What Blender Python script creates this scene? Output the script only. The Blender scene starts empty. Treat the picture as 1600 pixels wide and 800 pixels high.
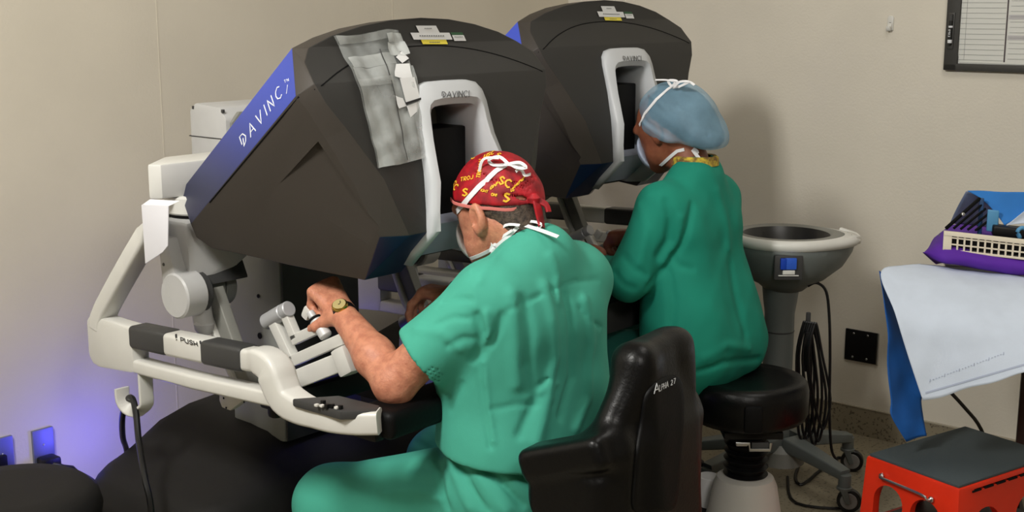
import bpy, bmesh, math, random
import numpy as np
from mathutils import Vector, Matrix
from mathutils.bvhtree import BVHTree
random.seed(7)
PI = math.pi
C = bpy.context.scene.collection
SC = bpy.context.scene

# ------------------------------------------------------------------ camera
PITCH = math.atan(395/2000)
CAMZ = 1.5
cd = bpy.data.cameras.new('camera'); cam = bpy.data.objects.new('camera', cd); C.objects.link(cam)
cam.location = (0, 0, CAMZ); cam.rotation_euler = (PI/2 - PITCH, 0, 0)
cd.sensor_width = 36; cd.lens = 45; cd.clip_start = .05
SC.camera = cam
# ------------------------------------------------------------------ world, lights, exposure
w = bpy.data.worlds.new('world'); SC.world = w; w.use_nodes = True
w.node_tree.nodes['Background'].inputs[0].default_value = (.9, .93, 1, 1)
w.node_tree.nodes['Background'].inputs[1].default_value = .22
def area(name, loc, target, size, power, col=(1, 1, 1), sy=None):
    l = bpy.data.lights.new(name, 'AREA'); l.energy = power; l.color = col; l.size = size
    if sy: l.shape = 'RECTANGLE'; l.size_y = sy
    o = bpy.data.objects.new(name, l); C.objects.link(o); o.location = loc
    o.rotation_euler = (Vector(target)-Vector(loc)).to_track_quat('-Z', 'Y').to_euler()
    return o
area('ceiling_lamp', (-1.2, 1.3, 2.72), (-.1, 3.0, .5), .4, 90, (1, .975, .92), .8)
area('ceiling_lamp', (.7, .1, 2.74), (.7, 1.6, 0), .6, 48, (1, .96, .9), 1.2)
area('ceiling_lamp', (1.1, 2.7, 2.76), (1.1, 2.7, 0), .6, 11, (1, .96, .9), 1.2)
def point(name, loc, power, col, r=.03):
    l = bpy.data.lights.new(name, 'POINT'); l.energy = power; l.color = col; l.shadow_soft_size = r
    o = bpy.data.objects.new(name, l); C.objects.link(o); o.location = loc
SC.view_settings.view_transform = 'Standard'; SC.view_settings.look = 'None'
SC.view_settings.gamma = 1; SC.view_settings.use_curve_mapping = False
SC.view_settings.exposure = 0.0

# ------------------------------------------------------------------ materials
def lin(c):
    if isinstance(c, (int, float)): c = (c, c, c)
    return tuple(((x/255)/12.92 if x/255 <= .04045 else ((x/255+.055)/1.055)**2.4) for x in c)
MATS = {}
def mat(name, col, rough=.5, metal=0, spec=.5, var=0, vscale=8, bump=0, bscale=200, emit=None, estr=0, col2=None, alpha=1, trans=0, sheen=0, coat=0, sss=0, speck=None, wrink=0):
    if name in MATS: return MATS[name]
    m = bpy.data.materials.new(name); m.use_nodes = True; nt = m.node_tree
    b = nt.nodes['Principled BSDF']
    c = lin(col)
    b.inputs['Base Color'].default_value = (*c, 1)
    b.inputs['Roughness'].default_value = rough; b.inputs['Metallic'].default_value = metal
    b.inputs['Specular IOR Level'].default_value = spec
    b.inputs['Alpha'].default_value = alpha
    b.inputs['Transmission Weight'].default_value = trans
    b.inputs['Sheen Weight'].default_value = sheen
    b.inputs['Coat Weight'].default_value = coat
    if sss:
        b.inputs['Subsurface Weight'].default_value = sss; b.inputs['Subsurface Radius'].default_value = (1, .35, .2); b.inputs['Subsurface Scale'].default_value = .006
    if emit is not None:
        b.inputs['Emission Color'].default_value = (*lin(emit), 1); b.inputs['Emission Strength'].default_value = estr
    tc = nt.nodes.new('ShaderNodeTexCoord')
    if var or col2:
        n = nt.nodes.new('ShaderNodeTexNoise'); n.inputs['Scale'].default_value = vscale; n.inputs['Detail'].default_value = 4
        nt.links.new(tc.outputs['Object'], n.inputs['Vector'])
        r = nt.nodes.new('ShaderNodeValToRGB')
        c2 = lin(col2) if col2 else tuple(min(1, x*(1+var)) for x in c)
        c1 = c if col2 else tuple(x*(1-var) for x in c)
        r.color_ramp.elements[0].position = .38; r.color_ramp.elements[1].position = .64
        r.color_ramp.elements[0].color = (*c1, 1); r.color_ramp.elements[1].color = (*c2, 1)
        nt.links.new(n.outputs['Fac'], r.inputs['Fac'])
        last = r.outputs['Color']
        if speck:
            n2 = nt.nodes.new('ShaderNodeTexNoise'); n2.inputs['Scale'].default_value = speck[0]; n2.inputs['Detail'].default_value = 3
            nt.links.new(tc.outputs['Object'], n2.inputs['Vector'])
            r2 = nt.nodes.new('ShaderNodeValToRGB'); r2.color_ramp.elements[0].position = speck[1]; r2.color_ramp.elements[1].position = speck[1]+.06
            nt.links.new(n2.outputs['Fac'], r2.inputs['Fac'])
            mx = nt.nodes.new('ShaderNodeMixRGB'); mx.inputs['Color2'].default_value = (*lin(speck[2]), 1)
            nt.links.new(r2.outputs['Color'], mx.inputs['Fac']); nt.links.new(last, mx.inputs['Color1']); last = mx.outputs['Color']
        nt.links.new(last, b.inputs['Base Color'])
    if bump:
        n = nt.nodes.new('ShaderNodeTexNoise'); n.inputs['Scale'].default_value = bscale; n.inputs['Detail'].default_value = 3
        nt.links.new(tc.outputs['Object'], n.inputs['Vector'])
        bp = nt.nodes.new('ShaderNodeBump'); bp.inputs['Strength'].default_value = bump; bp.inputs['Distance'].default_value = .002
        nt.links.new(n.outputs['Fac'], bp.inputs['Height']); nt.links.new(bp.outputs['Normal'], b.inputs['Normal'])
        if wrink:   # soft cloth creases
            mp = nt.nodes.new('ShaderNodeMapping'); mp.inputs['Scale'].default_value = (1, 1, .45); mp.inputs['Rotation'].default_value = (.3, .2, .5); nt.links.new(tc.outputs['Object'], mp.inputs['Vector'])
            n3 = nt.nodes.new('ShaderNodeTexNoise'); n3.noise_type = 'RIDGED_MULTIFRACTAL'; n3.inputs['Scale'].default_value = 7; n3.inputs['Detail'].default_value = 2; n3.inputs['Distortion'].default_value = .6; nt.links.new(mp.outputs[0], n3.inputs['Vector'])
            b3 = nt.nodes.new('ShaderNodeBump'); b3.inputs['Strength'].default_value = wrink; b3.inputs['Distance'].default_value = .012; nt.links.new(n3.outputs['Fac'], b3.inputs['Height']); nt.links.new(bp.outputs['Normal'], b3.inputs['Normal']); nt.links.new(b3.outputs['Normal'], b.inputs['Normal'])
    MATS[name] = m
    return m
WALL = mat('painted_wall', (212, 204, 186), .75, var=.03, vscale=2.5, bump=.25, bscale=120)
WALLR = mat('painted_wall_brighter', (220, 214, 200), .75, var=.03, vscale=2.5, bump=.25, bscale=120)  # same beige paint as the left wall, with its brighter light put into colour
FLOOR = mat('speckled_vinyl', (146, 137, 116), .45, var=.08, vscale=3, bump=.05, speck=(95, .58, (96, 88, 74)))
POD = mat('matte_charcoal_housing', (63, 58, 53), .55, spec=.35, bump=.25, bscale=700)
PODF = mat('matte_dark_front', (48, 47, 45), .55, spec=.35, bump=.2, bscale=700)
NAVY = mat('dark_blue_trim', (22, 38, 72), .35, spec=.4)
WHITE = mat('white_plastic', (214, 213, 207), .38, var=.015, vscale=20)
WHITE2 = mat('light_grey_plastic', (182, 182, 181), .42, var=.02, vscale=20)
GREY = mat('grey_plastic', (128, 128, 122), .5, bump=.05, bscale=500)
GREYC = mat('column_grey', (142, 144, 138), .5, var=.04, vscale=6, bump=.1, bscale=300)
DGREY = mat('dark_grey_plastic', (58, 58, 58), .5, bump=.1, bscale=500)
BLACK = mat('black_plastic', (15, 15, 16), .45, spec=.3, bump=.05, bscale=600)
BASEB = mat('base_black_plastic', (28, 27, 26), .6, spec=.2, bump=.25, bscale=700)
MATTE = mat('matte_black', (8, 8, 9), .8, spec=.2)
RUB = mat('black_rubber_cord', (13, 13, 14), .4)
VINYL = mat('black_vinyl', (6, 6, 7), .36, spec=.28, bump=.25, bscale=160)
VINYL2 = mat('black_vinyl_dull', (6, 6, 7), .55, spec=.2, bump=.2, bscale=160)
METAL = mat('brushed_metal', (190, 190, 190), .28, metal=1)
GOLD = mat('gold_metal', (225, 185, 95), .25, metal=1)
DIAL = mat('watch_dial', (235, 215, 150), .3, metal=.5)
SKIN = mat('skin_light', (208, 142, 112), .5, col2=(186, 120, 94), vscale=60, sss=.2, bump=.55, bscale=210)
SKIN2 = mat('skin_tan', (150, 92, 66), .5, col2=(132, 76, 54), vscale=30, sss=.2, bump=.25, bscale=170)
HAIRG = mat('grey_brown_hair', (88, 74, 62), .6, col2=(48, 38, 32), vscale=120, bump=.9, bscale=420)
HAIRD = mat('dark_hair', (30, 25, 24), .5, col2=(14, 12, 12), vscale=90, bump=.8, bscale=300)
SCRUB = mat('green_scrub_cloth', (68, 168, 145), .85, var=.04, vscale=9, bump=.22, bscale=900, wrink=.9)
GOWN = mat('deep_green_gown_cloth', (4, 132, 110), .85, var=.04, vscale=9, bump=.2, bscale=900, wrink=.7)
RED = mat('red_cap_cloth', (180, 14, 30), .6, col2=(130, 6, 22), vscale=40, bump=.2, bscale=700, wrink=.8)
YEL = mat('yellow_print', (244, 190, 50), .7)
MASK = mat('white_mask_cloth', (236, 236, 238), .8, bump=.1, bscale=500)
INK = mat('black_ink', (25, 25, 28), .6)
INKG = mat('grey_ink', (110, 112, 112), .6)
WINK = mat('white_ink', (225, 228, 232), .6)
PAPER = mat('white_label_paper', (225, 226, 226), .6)
YPAPER = mat('yellow_label_paper', (222, 205, 70), .6)
GPAPER = mat('green_label_paper', (52, 92, 62), .6)
BLUEC = mat('blue_wrap_cloth', (40, 118, 196), .8, var=.05, vscale=12, bump=.15, bscale=600)
BLUED = mat('deep_blue_wrap_cloth', (14, 92, 176), .7, var=.05, vscale=12, bump=.15, bscale=600)
WRAPW = mat('white_wrap_cloth', (205, 216, 232), .8, var=.03, vscale=14, bump=.15, bscale=500)
PURP = mat('purple_wrap_cloth', (86, 30, 156), .8, var=.06, vscale=14, bump=.1, bscale=500)
CREAM = mat('cream_plastic', (232, 222, 200), .45)
ORANGE = mat('red_orange_plastic', (226, 48, 18), .4, var=.05, vscale=10)
MATG = mat('dark_ribbed_mat', (62, 72, 76), .8, bump=.5, bscale=300)
SCREEN = mat('dark_viewer_glass', (3, 3, 4), .5, spec=.15)
# purple-blue strip, its glow put in as emission that fades towards its low end
m = mat('glowing_blue_strip', (44, 47, 74), .4, spec=.3)
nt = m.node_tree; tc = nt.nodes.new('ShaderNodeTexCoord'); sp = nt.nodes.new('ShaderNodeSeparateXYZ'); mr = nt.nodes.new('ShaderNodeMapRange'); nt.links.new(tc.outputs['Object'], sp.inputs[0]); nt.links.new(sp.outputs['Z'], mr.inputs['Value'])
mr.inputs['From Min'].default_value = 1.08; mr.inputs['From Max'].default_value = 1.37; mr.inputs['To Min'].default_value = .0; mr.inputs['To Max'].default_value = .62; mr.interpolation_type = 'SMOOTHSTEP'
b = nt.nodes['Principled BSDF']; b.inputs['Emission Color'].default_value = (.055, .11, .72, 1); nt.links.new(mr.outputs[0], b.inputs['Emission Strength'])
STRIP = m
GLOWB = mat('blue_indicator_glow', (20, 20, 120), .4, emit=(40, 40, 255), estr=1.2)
# clear plastic bag and translucent cap cloth
PLAST = mat('clear_plastic_film', (205, 210, 208), .22, alpha=.30, var=.1, vscale=30, bump=.8, bscale=45)
BOUF = mat('translucent_blue_cap_cloth', (146, 190, 216), .8, alpha=.45, var=.10, vscale=22, wrink=1.0, bump=.6, bscale=60)

# ------------------------------------------------------------------ mesh toolkit
def setp(o, label=None, cat=None, group=None, kind=None):
    if label: o['label'] = label
    if cat: o['category'] = cat
    if group: o['group'] = group
    if kind: o['kind'] = kind
    return o
def thing(name, label, cat, loc=(0, 0, 0), rz=0, group=None):
    o = bpy.data.objects.new(name, None); C.objects.link(o); o.empty_display_size = .1
    o.location = loc; o.rotation_euler = (0, 0, rz)
    return setp(o, label, cat, group)
def wmat(root): return Matrix.Translation(root.location) @ root.rotation_euler.to_matrix().to_4x4()
def V(*a): return np.array(a, float)
class G:
    def __init__(s): s.v = []; s.f = []
    def add(s, vs, fs):
        n = len(s.v); s.v += [tuple(map(float, p)) for p in vs]; s.f += [tuple(i+n for i in f) for f in fs]; return s
    def bm(s, bm, M=None):
        if M is not None: bm.transform(M)
        bm.verts.index_update(); s.add([v.co for v in bm.verts], [[v.index for v in f.verts] for f in bm.faces]); bm.free(); return s
    def box(s, c, size, bev=.004, rot=None, seg=2, taper=None):
        bm = bmesh.new(); bmesh.ops.create_cube(bm, size=1)
        for v in bm.verts:
            k = 1
            if taper and v.co.z > 0: k = taper
            v.co = Vector((v.co.x*size[0]*k, v.co.y*size[1]*k, v.co.z*size[2]))
        if bev: bmesh.ops.bevel(bm, geom=bm.edges[:], offset=min(bev, min(size)*.49), segments=seg, affect='EDGES', profile=.6)
        M = Matrix.Translation(c)
        if rot is not None: M = M @ (rot if isinstance(rot, Matrix) else Matrix.Rotation(rot, 4, 'Z'))
        return s.bm(bm, M)
    def prism(s, poly, axis, a, b, bev=0, seg=2):   # poly of 2D points; axis 'x','y','z' = extrusion axis between a and b
        bm = bmesh.new()
        def P(p, t): return {'x': (t, p[0], p[1]), 'y': (p[0], t, p[1]), 'z': (p[0], p[1], t)}[axis]
        v0 = [bm.verts.new(P(p, a)) for p in poly]; v1 = [bm.verts.new(P(p, b)) for p in poly]; n = len(poly)
        bm.faces.new(v0[::-1]); bm.faces.new(v1)
        for i in range(n): bm.faces.new((v0[i], v0[(i+1) % n], v1[(i+1) % n], v1[i]))
        bmesh.ops.recalc_face_normals(bm, faces=bm.faces[:])
        if bev: bmesh.ops.bevel(bm, geom=bm.edges[:], offset=bev, segments=seg, affect='EDGES', profile=.6)
        return s.bm(bm)
    def cyl(s, a, b, r, r2=None, n=28, bev=.002):
        a = Vector(a); b = Vector(b); L = (b-a).length; r2 = r if r2 is None else r2
        bev = min(bev, L*.3, r*.4)
        prof = [(0, 0), (r-bev, 0), (r, bev), (r2, L-bev), (max(r2-bev, 0.0001), L), (0, L)]
        return s.lathe(prof, n=n, M=Matrix.Translation(a) @ (b-a).to_track_quat('Z', 'Y').to_matrix().to_4x4())
    def lathe(s, prof, n=40, M=None, sx=1, sy=1, c=(0, 0, 0)):
        vs = []; fs = []; k = len(prof)
        for i in range(n):
            t = 2*PI*i/n
            for r, z in prof: vs.append(Vector((r*math.cos(t)*sx+c[0], r*math.sin(t)*sy+c[1], z+c[2])))
        for i in range(n):
            j = (i+1) % n
            for q in range(k-1):
                A = (i*k+q, j*k+q, j*k+q+1, i*k+q+1)
                if prof[q][0] < 1e-6: A = (i*k, j*k+q+1, i*k+q+1)
                elif prof[q+1][0] < 1e-6: A = (i*k+q, j*k+q, i*k+q+1)
                fs.append(A)
        if M is not None: vs = [M @ v for v in vs]
        return s.add(vs, fs)
    def sweep(s, pts, sec, up=(0, 0, 1), closed=False, ups=None, scale=None):  # sec: list of (a,b): a along side, b along up
        pts = [Vector(p) for p in pts]; n = len(pts); k = len(sec); vs = []
        for i, p in enumerate(pts):
            if closed: t = pts[(i+1) % n]-pts[i-1]
            else: t = pts[min(i+1, n-1)]-pts[max(i-1, 0)]
            t.normalize(); U = Vector(ups[i] if ups else up); S = t.cross(U)
            if S.length < 1e-4: S = Vector((1, 0, 0))
            S.normalize(); U = S.cross(t); sc = scale[i] if scale else 1
            for a, b2 in sec: vs.append(p+S*a*sc+U*b2*sc)
        fs = []
        for i in range(n if closed else n-1):
            j = (i+1) % n
            for q in range(k): fs.append((i*k+q, i*k+(q+1) % k, j*k+(q+1) % k, j*k+q))
        if not closed: fs.append(tuple(range(k))[::-1]); fs.append(tuple((n-1)*k+q for q in range(k)))
        return s.add(vs, fs)
    def tube(s, pts, r, n=10, smooth=3, closed=False, scale=None):
        if smooth: pts = spline(pts, smooth, closed)
        if scale: scale = list(np.interp(np.linspace(0, 1, len(pts)), np.linspace(0, 1, len(scale)), scale))
        d = (Vector(pts[-1])-Vector(pts[0])); up = (0, 0, 1) if abs(d.z) < .8*d.length else (.3, 1, .1)
        return s.sweep(pts, [(r*math.cos(2*PI*i/n), r*math.sin(2*PI*i/n)) for i in range(n)], up=up, closed=closed, scale=scale)
    def ribbon(s, pts, w, t=.001, ups=None, up=(0, 0, 1)):
        return s.sweep(pts, [(-w/2, -t/2), (w/2, -t/2), (w/2, t/2), (-w/2, t/2)], up=up, ups=ups)
    def mirror(s):
        n = len(s.v); s.v += [(-x, y, z) for x, y, z in s.v]; s.f += [tuple(i+n for i in f[::-1]) for f in s.f]; return s
    def obj(s, name, m, parent=None, smooth=True, ang=35, recalc=True):
        me = bpy.data.meshes.new(name); me.from_pydata(s.v, [], s.f); me.validate()
        if recalc and len(s.f) < 60000:
            bm = bmesh.new(); bm.from_mesh(me); bmesh.ops.recalc_face_normals(bm, faces=bm.faces[:]); bm.to_mesh(me); bm.free()
        if smooth:
            me.polygons.foreach_set('use_smooth', [True]*len(me.polygons)); me.set_sharp_from_angle(angle=math.radians(ang))
        for mm in (m if isinstance(m, (list, tuple)) else [m]): me.materials.append(mm)
        o = bpy.data.objects.new(name, me); C.objects.link(o)
        if parent: o.parent = parent
        return o
def spline(pts, sub=3, closed=False):
    P = [Vector(p) for p in pts]; n = len(P); out = []
    for i in range(n if closed else n-1):
        p1 = P[i]; p2 = P[(i+1) % n]; p0 = P[i-1] if (i > 0 or closed) else p1; p3 = P[(i+2) % n] if (i+2 < n or closed) else p2
        for k in range(sub):
            t = k/sub
            out.append(.5*((2*p1)+(p2-p0)*t+(2*p0-5*p1+4*p2-p3)*t*t+(3*p1-p0-3*p2+p3)*t**3))
    if not closed: out.append(P[-1])
    return out
def rsec(a, b, r, n=3):  # rounded rectangle section, half sizes a,b
    out = []
    for cx, cy, t0 in ((a-r, b-r, 0), (-a+r, b-r, 90), (-a+r, -b+r, 180), (a-r, -b+r, 270)):
        for i in range(n+1):
            t = math.radians(t0+90*i/n); out.append((cx+r*math.cos(t), cy+r*math.sin(t)))
    return out

# pixel (1600x800 frame) helpers: where a sight line meets a real surface
cp, spn = math.cos(PITCH), math.sin(PITCH)
def ray(px, py):
    x = (px-800)/2000; u = (400-py)/2000
    return Vector((x, cp+u*spn, -spn+u*cp))
CAM = Vector((0, 0, CAMZ))
def atY(px, py, Y): d = ray(px, py); return CAM+d*(Y/d.y)
def atZ(px, py, z): d = ray(px, py); return CAM+d*((z-CAMZ)/d.z)
class Hit:   # surface lookup on a built mesh; returns parent-local points lifted off the surface
    def __init__(s, objs, root):
        s.M = wmat(root) if root else Matrix.Identity(4); s.I = s.M.inverted(); vs = []; fs = []
        for o in objs:
            n = len(vs); vs += [s.M @ v.co for v in o.data.vertices]; fs += [[i+n for i in p.vertices] for p in o.data.polygons]
        s.t = BVHTree.FromPolygons(vs, fs)
    def __call__(s, px, py, lift=.0015):
        d = ray(px, py).normalized(); p, n, i, q = s.t.ray_cast(CAM, d)
        if p is None: return None
        if n.dot(d) > 0: n = -n
        return s.I @ (p+n*lift), s.I.to_3x3() @ n
STROKES = {  # letters as strokes in a unit box
 'A': [[(0, 0), (.45, 1), (.9, 0)], [(.2, .35), (.7, .35)]], 'D': [[(0, 0), (0, 1), (.45, .95), (.8, .6), (.75, .3), (.4, .03), (0, 0)]],
 'd': [[(.0, .28), (.0, 1), (.5, .95), (.8, .55), (.6, .2), (.2, .0), (.38, .62)]],
 'V': [[(0, 1), (.4, 0), (.8, 1)]], 'I': [[(.1, 0), (.1, 1)]], 'N': [[(0, 0), (0, 1), (.7, 0), (.7, 1)]], 'C': [[(.8, .85), (.5, 1), (.12, .8), (0, .5), (.12, .2), (.5, 0), (.8, .15)]],
 'L': [[(0, 1), (0, 0), (.6, 0)]], 'P': [[(0, 0), (0, 1), (.6, .9), (.6, .55), (0, .45)]], 'H': [[(0, 0), (0, 1)], [(.65, 0), (.65, 1)], [(0, .5), (.65, .5)]],
 '2': [[(0, .8), (.3, 1), (.6, .8), (.5, .5), (0, 0), (.65, 0)]], '7': [[(0, 1), (.65, 1), (.25, 0)]], 'U': [[(0, 1), (0, .2), (.35, 0), (.7, .2), (.7, 1)]],
 'S': [[(.7, .85), (.35, 1), (.02, .78), (.35, .52), (.7, .27), (.35, 0), (0, .15)]], 'O': [[(.35, 0), (0, .3), (0, .7), (.35, 1), (.7, .7), (.7, .3), (.35, 0)]],
 'T': [[(0, 1), (.7, 1)], [(.35, 1), (.35, 0)]], 'R': [[(0, 0), (0, 1), (.6, .9), (.6, .55), (0, .5), (.65, 0)]], 'J': [[(.6, 1), (.6, .2), (.3, 0), (0, .2)]],
 'E': [[(.6, 1), (0, 1), (0, 0), (.6, 0)], [(0, .5), (.5, .5)]], 'X': [[(0, 0), (.7, 1)], [(0, 1), (.7, 0)]], 'F': [[(.6, 1), (0, 1), (0, 0)], [(0, .5), (.5, .5)]],
 'G': [[(.8, .85), (.5, 1), (.1, .8), (0, .5), (.12, .15), (.5, 0), (.8, .2), (.8, .5), (.5, .5)]], 't': [[(0, 1), (.5, 1)], [(.25, 1), (.25, .4)], [(.6, .4), (.6, 1), (.8, .7), (1, 1), (1, .4)]],
 '!': [[(.1, .35), (.1, 1)], [(.1, 0), (.1, .12)]], '-': [[(0, .5), (.4, .5)]], '0': [[(.35, 0), (0, .3), (0, .7), (.35, 1), (.7, .7), (.7, .3), (.35, 0)]], '.': [[(.1, 0), (.1, .1)]],
}
def write(text, hit, px, py, ex, ey, h, wd, spacing=1.25, adv=None, g=None, lift=.0018, t=.0008):
    """letters laid on a surface: start pixel, baseline dir ex, up dir ey (pixel vectors of one letter height)."""
    g = g or G(); x = 0
    ex = Vector(ex); ey = Vector(ey)
    for ch in text:
        if ch != ' ':
            for st in STROKES[ch]:
                pts = []; ns = []
                for i in range(len(st)-1):
                    for k in range(3):
                        q = k/3; pts.append(((st[i][0]*(1-q)+st[i+1][0]*q)+x, st[i][1]*(1-q)+st[i+1][1]*q))
                pts.append((st[-1][0]+x, st[-1][1])); out = []
                for a, b_ in pts:
                    r = hit(px+ex.x*a*h+ey.x*b_*h, py+ex.y*a*h+ey.y*b_*h, lift)
                    if r: out.append(r[0]); ns.append(r[1])
                if len(out) > 1: g.ribbon(out, wd, t, ups=ns)
            x += max(p[0] for st in STROKES[ch] for p in st)+(spacing-.9 if spacing else .3)
        else: x += .7
    return g
def patch(hit, quad, nu=6, nv=6, lift=.002, fn=None, th=0):
    """sheet laid on a surface inside a pixel quad (bilinear)"""
    g = G(); q = [Vector(p) for p in quad]; vs = []; last = None
    for j in range(nv+1):
        for i in range(nu+1):
            s_, t_ = i/nu, j/nv
            p = q[0]*(1-s_)*(1-t_)+q[1]*s_*(1-t_)+q[2]*s_*t_+q[3]*(1-s_)*t_
            r = hit(p.x, p.y, lift+(fn(s_, t_) if fn else 0))
            last = r[0] if r else last; vs.append(last)
    g.add(vs, [(j*(nu+1)+i, j*(nu+1)+i+1, (j+1)*(nu+1)+i+1, (j+1)*(nu+1)+i) for j in range(nv) for i in range(nu)])
    return g

# ------------------------------------------------------------------ signed distance bodies
def rc(a, b, ra, rb):
    a = V(*a); b = V(*b); ba = b-a; L2 = float(ba@ba)
    def f(P):
        t = np.clip(((P-a)@ba)/L2, 0, 1); return np.linalg.norm(P-a-t[:, None]*ba, axis=1)-(ra+(rb-ra)*t)
    return f
def el(c, r, R=None):
    c = V(*c); r = V(*r)
    def f(P):
        q = P-c
        if R is not None: q = q@R
        k = np.linalg.norm(q/r, axis=1); k2 = np.linalg.norm(q/(r*r), axis=1)
        return k*(k-1)/np.maximum(k2, 1e-6)
    return f
def rb(c, h, r, R=None):   # rounded box
    c = V(*c); h = V(*h)-r
    def f(P):
        q = P-c
        if R is not None: q = q@R
        q = np.abs(q)-h
        return np.linalg.norm(np.maximum(q, 0), axis=1)+np.minimum(q.max(axis=1), 0)-r
    return f
def smin(a, b, k):
    h = np.maximum(k-np.abs(a-b), 0)/k; return np.minimum(a, b)-h*h*k*.25
def smax(a, b, k): return -smin(-a, -b, k)
def U(fs, k=.03):
    def f(P):
        d = fs[0](P)
        for g_ in fs[1:]:
            if isinstance(g_, tuple): d = smin(d, g_[0](P), g_[1])
            else: d = smin(d, g_(P), k)
        return d
    return f
def half(p, n):   # solid on the side opposite to n
    p = V(*p); n = V(*n); n = n/np.linalg.norm(n)
    return lambda P: (P-p)@n
def cut(f, g_, k=.004): return lambda P: smax(f(P), g_(P), k)
def sub(f, g_, k=.004): return lambda P: smax(f(P), -g_(P), k)
def seg_dist(P, pts):
    d = np.full(len(P), 9.)
    for a, b in zip(pts[:-1], pts[1:]):
        a = V(*a); b = V(*b); ba = b-a; t = np.clip(((P-a)@ba)/float(ba@ba), 0, 1)
        d = np.minimum(d, np.linalg.norm(P-a-t[:, None]*ba, axis=1))
    return d
def folds(f, lst, nz=0, nf=9., seed=0):
    """lst of (points, width, amplitude): + raises a fold, - presses a crease"""
    rr = np.random.RandomState(seed); ks = rr.normal(size=(5, 3))*nf; ph = rr.rand(5)*6.28
    def h(P):
        d = f(P)
        for pts, wd, am in lst:
            s_ = seg_dist(P, pts); d = d-am*np.exp(-(s_/wd)**2)
        if nz:
            n_ = np.zeros(len(P))
            for k, p in zip(ks, ph): n_ += np.sin(P@k+p+1.3*np.sin(P@k[::-1]*.7+p))
            d = d-nz*n_/3
        return d
    return h
def nets(f, lo, hi, h, B=14):
    """surface nets over blocks near the surface: one continuous closed mesh"""
    lo = V(*lo); n = np.ceil((V(*hi)-lo)/(B*h)).astype(int)
    I = np.stack(np.meshgrid(*[np.arange(k) for k in n], indexing='ij'), -1).reshape(-1, 3)
    cen = lo+(I+.5)*B*h; d = f(cen); I = I[np.abs(d) < B*h*1.25+.012]
    r = np.arange(B+1); L = np.stack(np.meshgrid(r, r, r, indexing='ij'), -1).reshape(-1, 3)
    NN = (n*B+2).astype(np.int64)
    def gid(c): return (c[:, 0]*NN[1]+c[:, 1])*NN[2]+c[:, 2]
    ids = []; pos = []; quads = []
    offs = np.array([[i, j, k] for i in (0, 1) for j in (0, 1) for k in (0, 1)])
    for s0 in range(0, len(I), 60):
        Ib = I[s0:s0+60]
        cc = (Ib[:, None, :]*B+L[None]); P = lo+cc.reshape(-1, 3)*h
        D = f(P).reshape(len(Ib), B+1, B+1, B+1); D = np.where(np.abs(D) < 1e-9, 1e-9, D)
        S = D < 0
        cor = [S[:, a:a+B, b_:b_+B, c:c+B] for a, b_, c in offs]
        sm = sum(x.astype(int) for x in cor); act = (sm > 0) & (sm < 8)
        w_ = np.argwhere(act)
        if len(w_) == 0: continue
        dv = np.stack([D[w_[:, 0], w_[:, 1]+a, w_[:, 2]+b_, w_[:, 3]+c] for a, b_, c in offs], 1)
        acc = np.zeros((len(w_), 3)); cnt = np.zeros(len(w_))
        for i in range(8):
            for j in range(i+1, 8):
                if np.abs(offs[i]-offs[j]).sum() != 1: continue
                di, dj = dv[:, i], dv[:, j]; x = (di < 0) != (dj < 0)
                t = np.where(x, di/(np.where(x, di-dj, 1)), 0)
                acc += np.where(x[:, None], offs[i]+(offs[j]-offs[i])*t[:, None], 0); cnt += x
        g0 = Ib[w_[:, 0]]*B+w_[:, 1:]
        ids.append(gid(g0)); pos.append(lo+(g0+acc/cnt[:, None])*h)
        for ax in range(3):
            a1 = [1, 0, 0] if ax == 0 else [0, 1, 0] if ax == 1 else [0, 0, 1]
            S0 = S[:, :B, :B, :B]; S1 = S[:, a1[0]:a1[0]+B, a1[1]:a1[1]+B, a1[2]:a1[2]+B]
            e = np.argwhere(S0 != S1)
            if len(e) == 0: continue
            sg = S0[e[:, 0], e[:, 1], e[:, 2], e[:, 3]]
            c0 = Ib[e[:, 0]]*B+e[:, 1:]
            u_ = np.zeros(3, int); v_ = np.zeros(3, int); u_[(ax+1) % 3] = 1; v_[(ax+2) % 3] = 1
            q = np.stack([gid(c0), gid(c0-u_), gid(c0-u_-v_), gid(c0-v_)], 1)
            q[~sg] = q[~sg][:, ::-1]; quads.append(q)
    ids = np.concatenate(ids); pos = np.concatenate(pos); quads = np.concatenate(quads)
    o = np.argsort(ids); ids = ids[o]; pos = pos[o]
    k = np.searchsorted(ids, quads); k = np.clip(k, 0, len(ids)-1); ok = (ids[k] == quads).all(1)
    return pos, k[ok]
def body(name, f, lo, hi, h, m, parent, relax=1):
    pos, q = nets(f, lo, hi, h)
    for _ in range(relax):   # light relaxation
        acc = np.zeros_like(pos); cnt = np.zeros(len(pos))
        for i in range(4):
            a, b_ = q[:, i], q[:, (i+1) % 4]
            np.add.at(acc, a, pos[b_]); np.add.at(cnt, a, 1); np.add.at(acc, b_, pos[a]); np.add.at(cnt, b_, 1)
        pos = pos*.5+.5*acc/np.maximum(cnt, 1)[:, None]
    me = bpy.data.meshes.new(name); me.vertices.add(len(pos)); me.vertices.foreach_set('co', pos.ravel())
    me.loops.add(len(q)*4); me.loops.foreach_set('vertex_index', q.ravel().astype(np.int32))
    me.polygons.add(len(q)); me.polygons.foreach_set('loop_start', np.arange(0, len(q)*4, 4, dtype=np.int32))
    me.polygons.foreach_set('use_smooth', np.ones(len(q), bool)); me.update(calc_edges=True); me.validate()
    me.materials.append(m)
    o = bpy.data.objects.new(name, me); C.objects.link(o)
    if parent: o.parent = parent
    return o
def rotm(ax, ang):
    return np.array(Matrix.Rotation(math.radians(ang), 3, ax))
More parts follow.
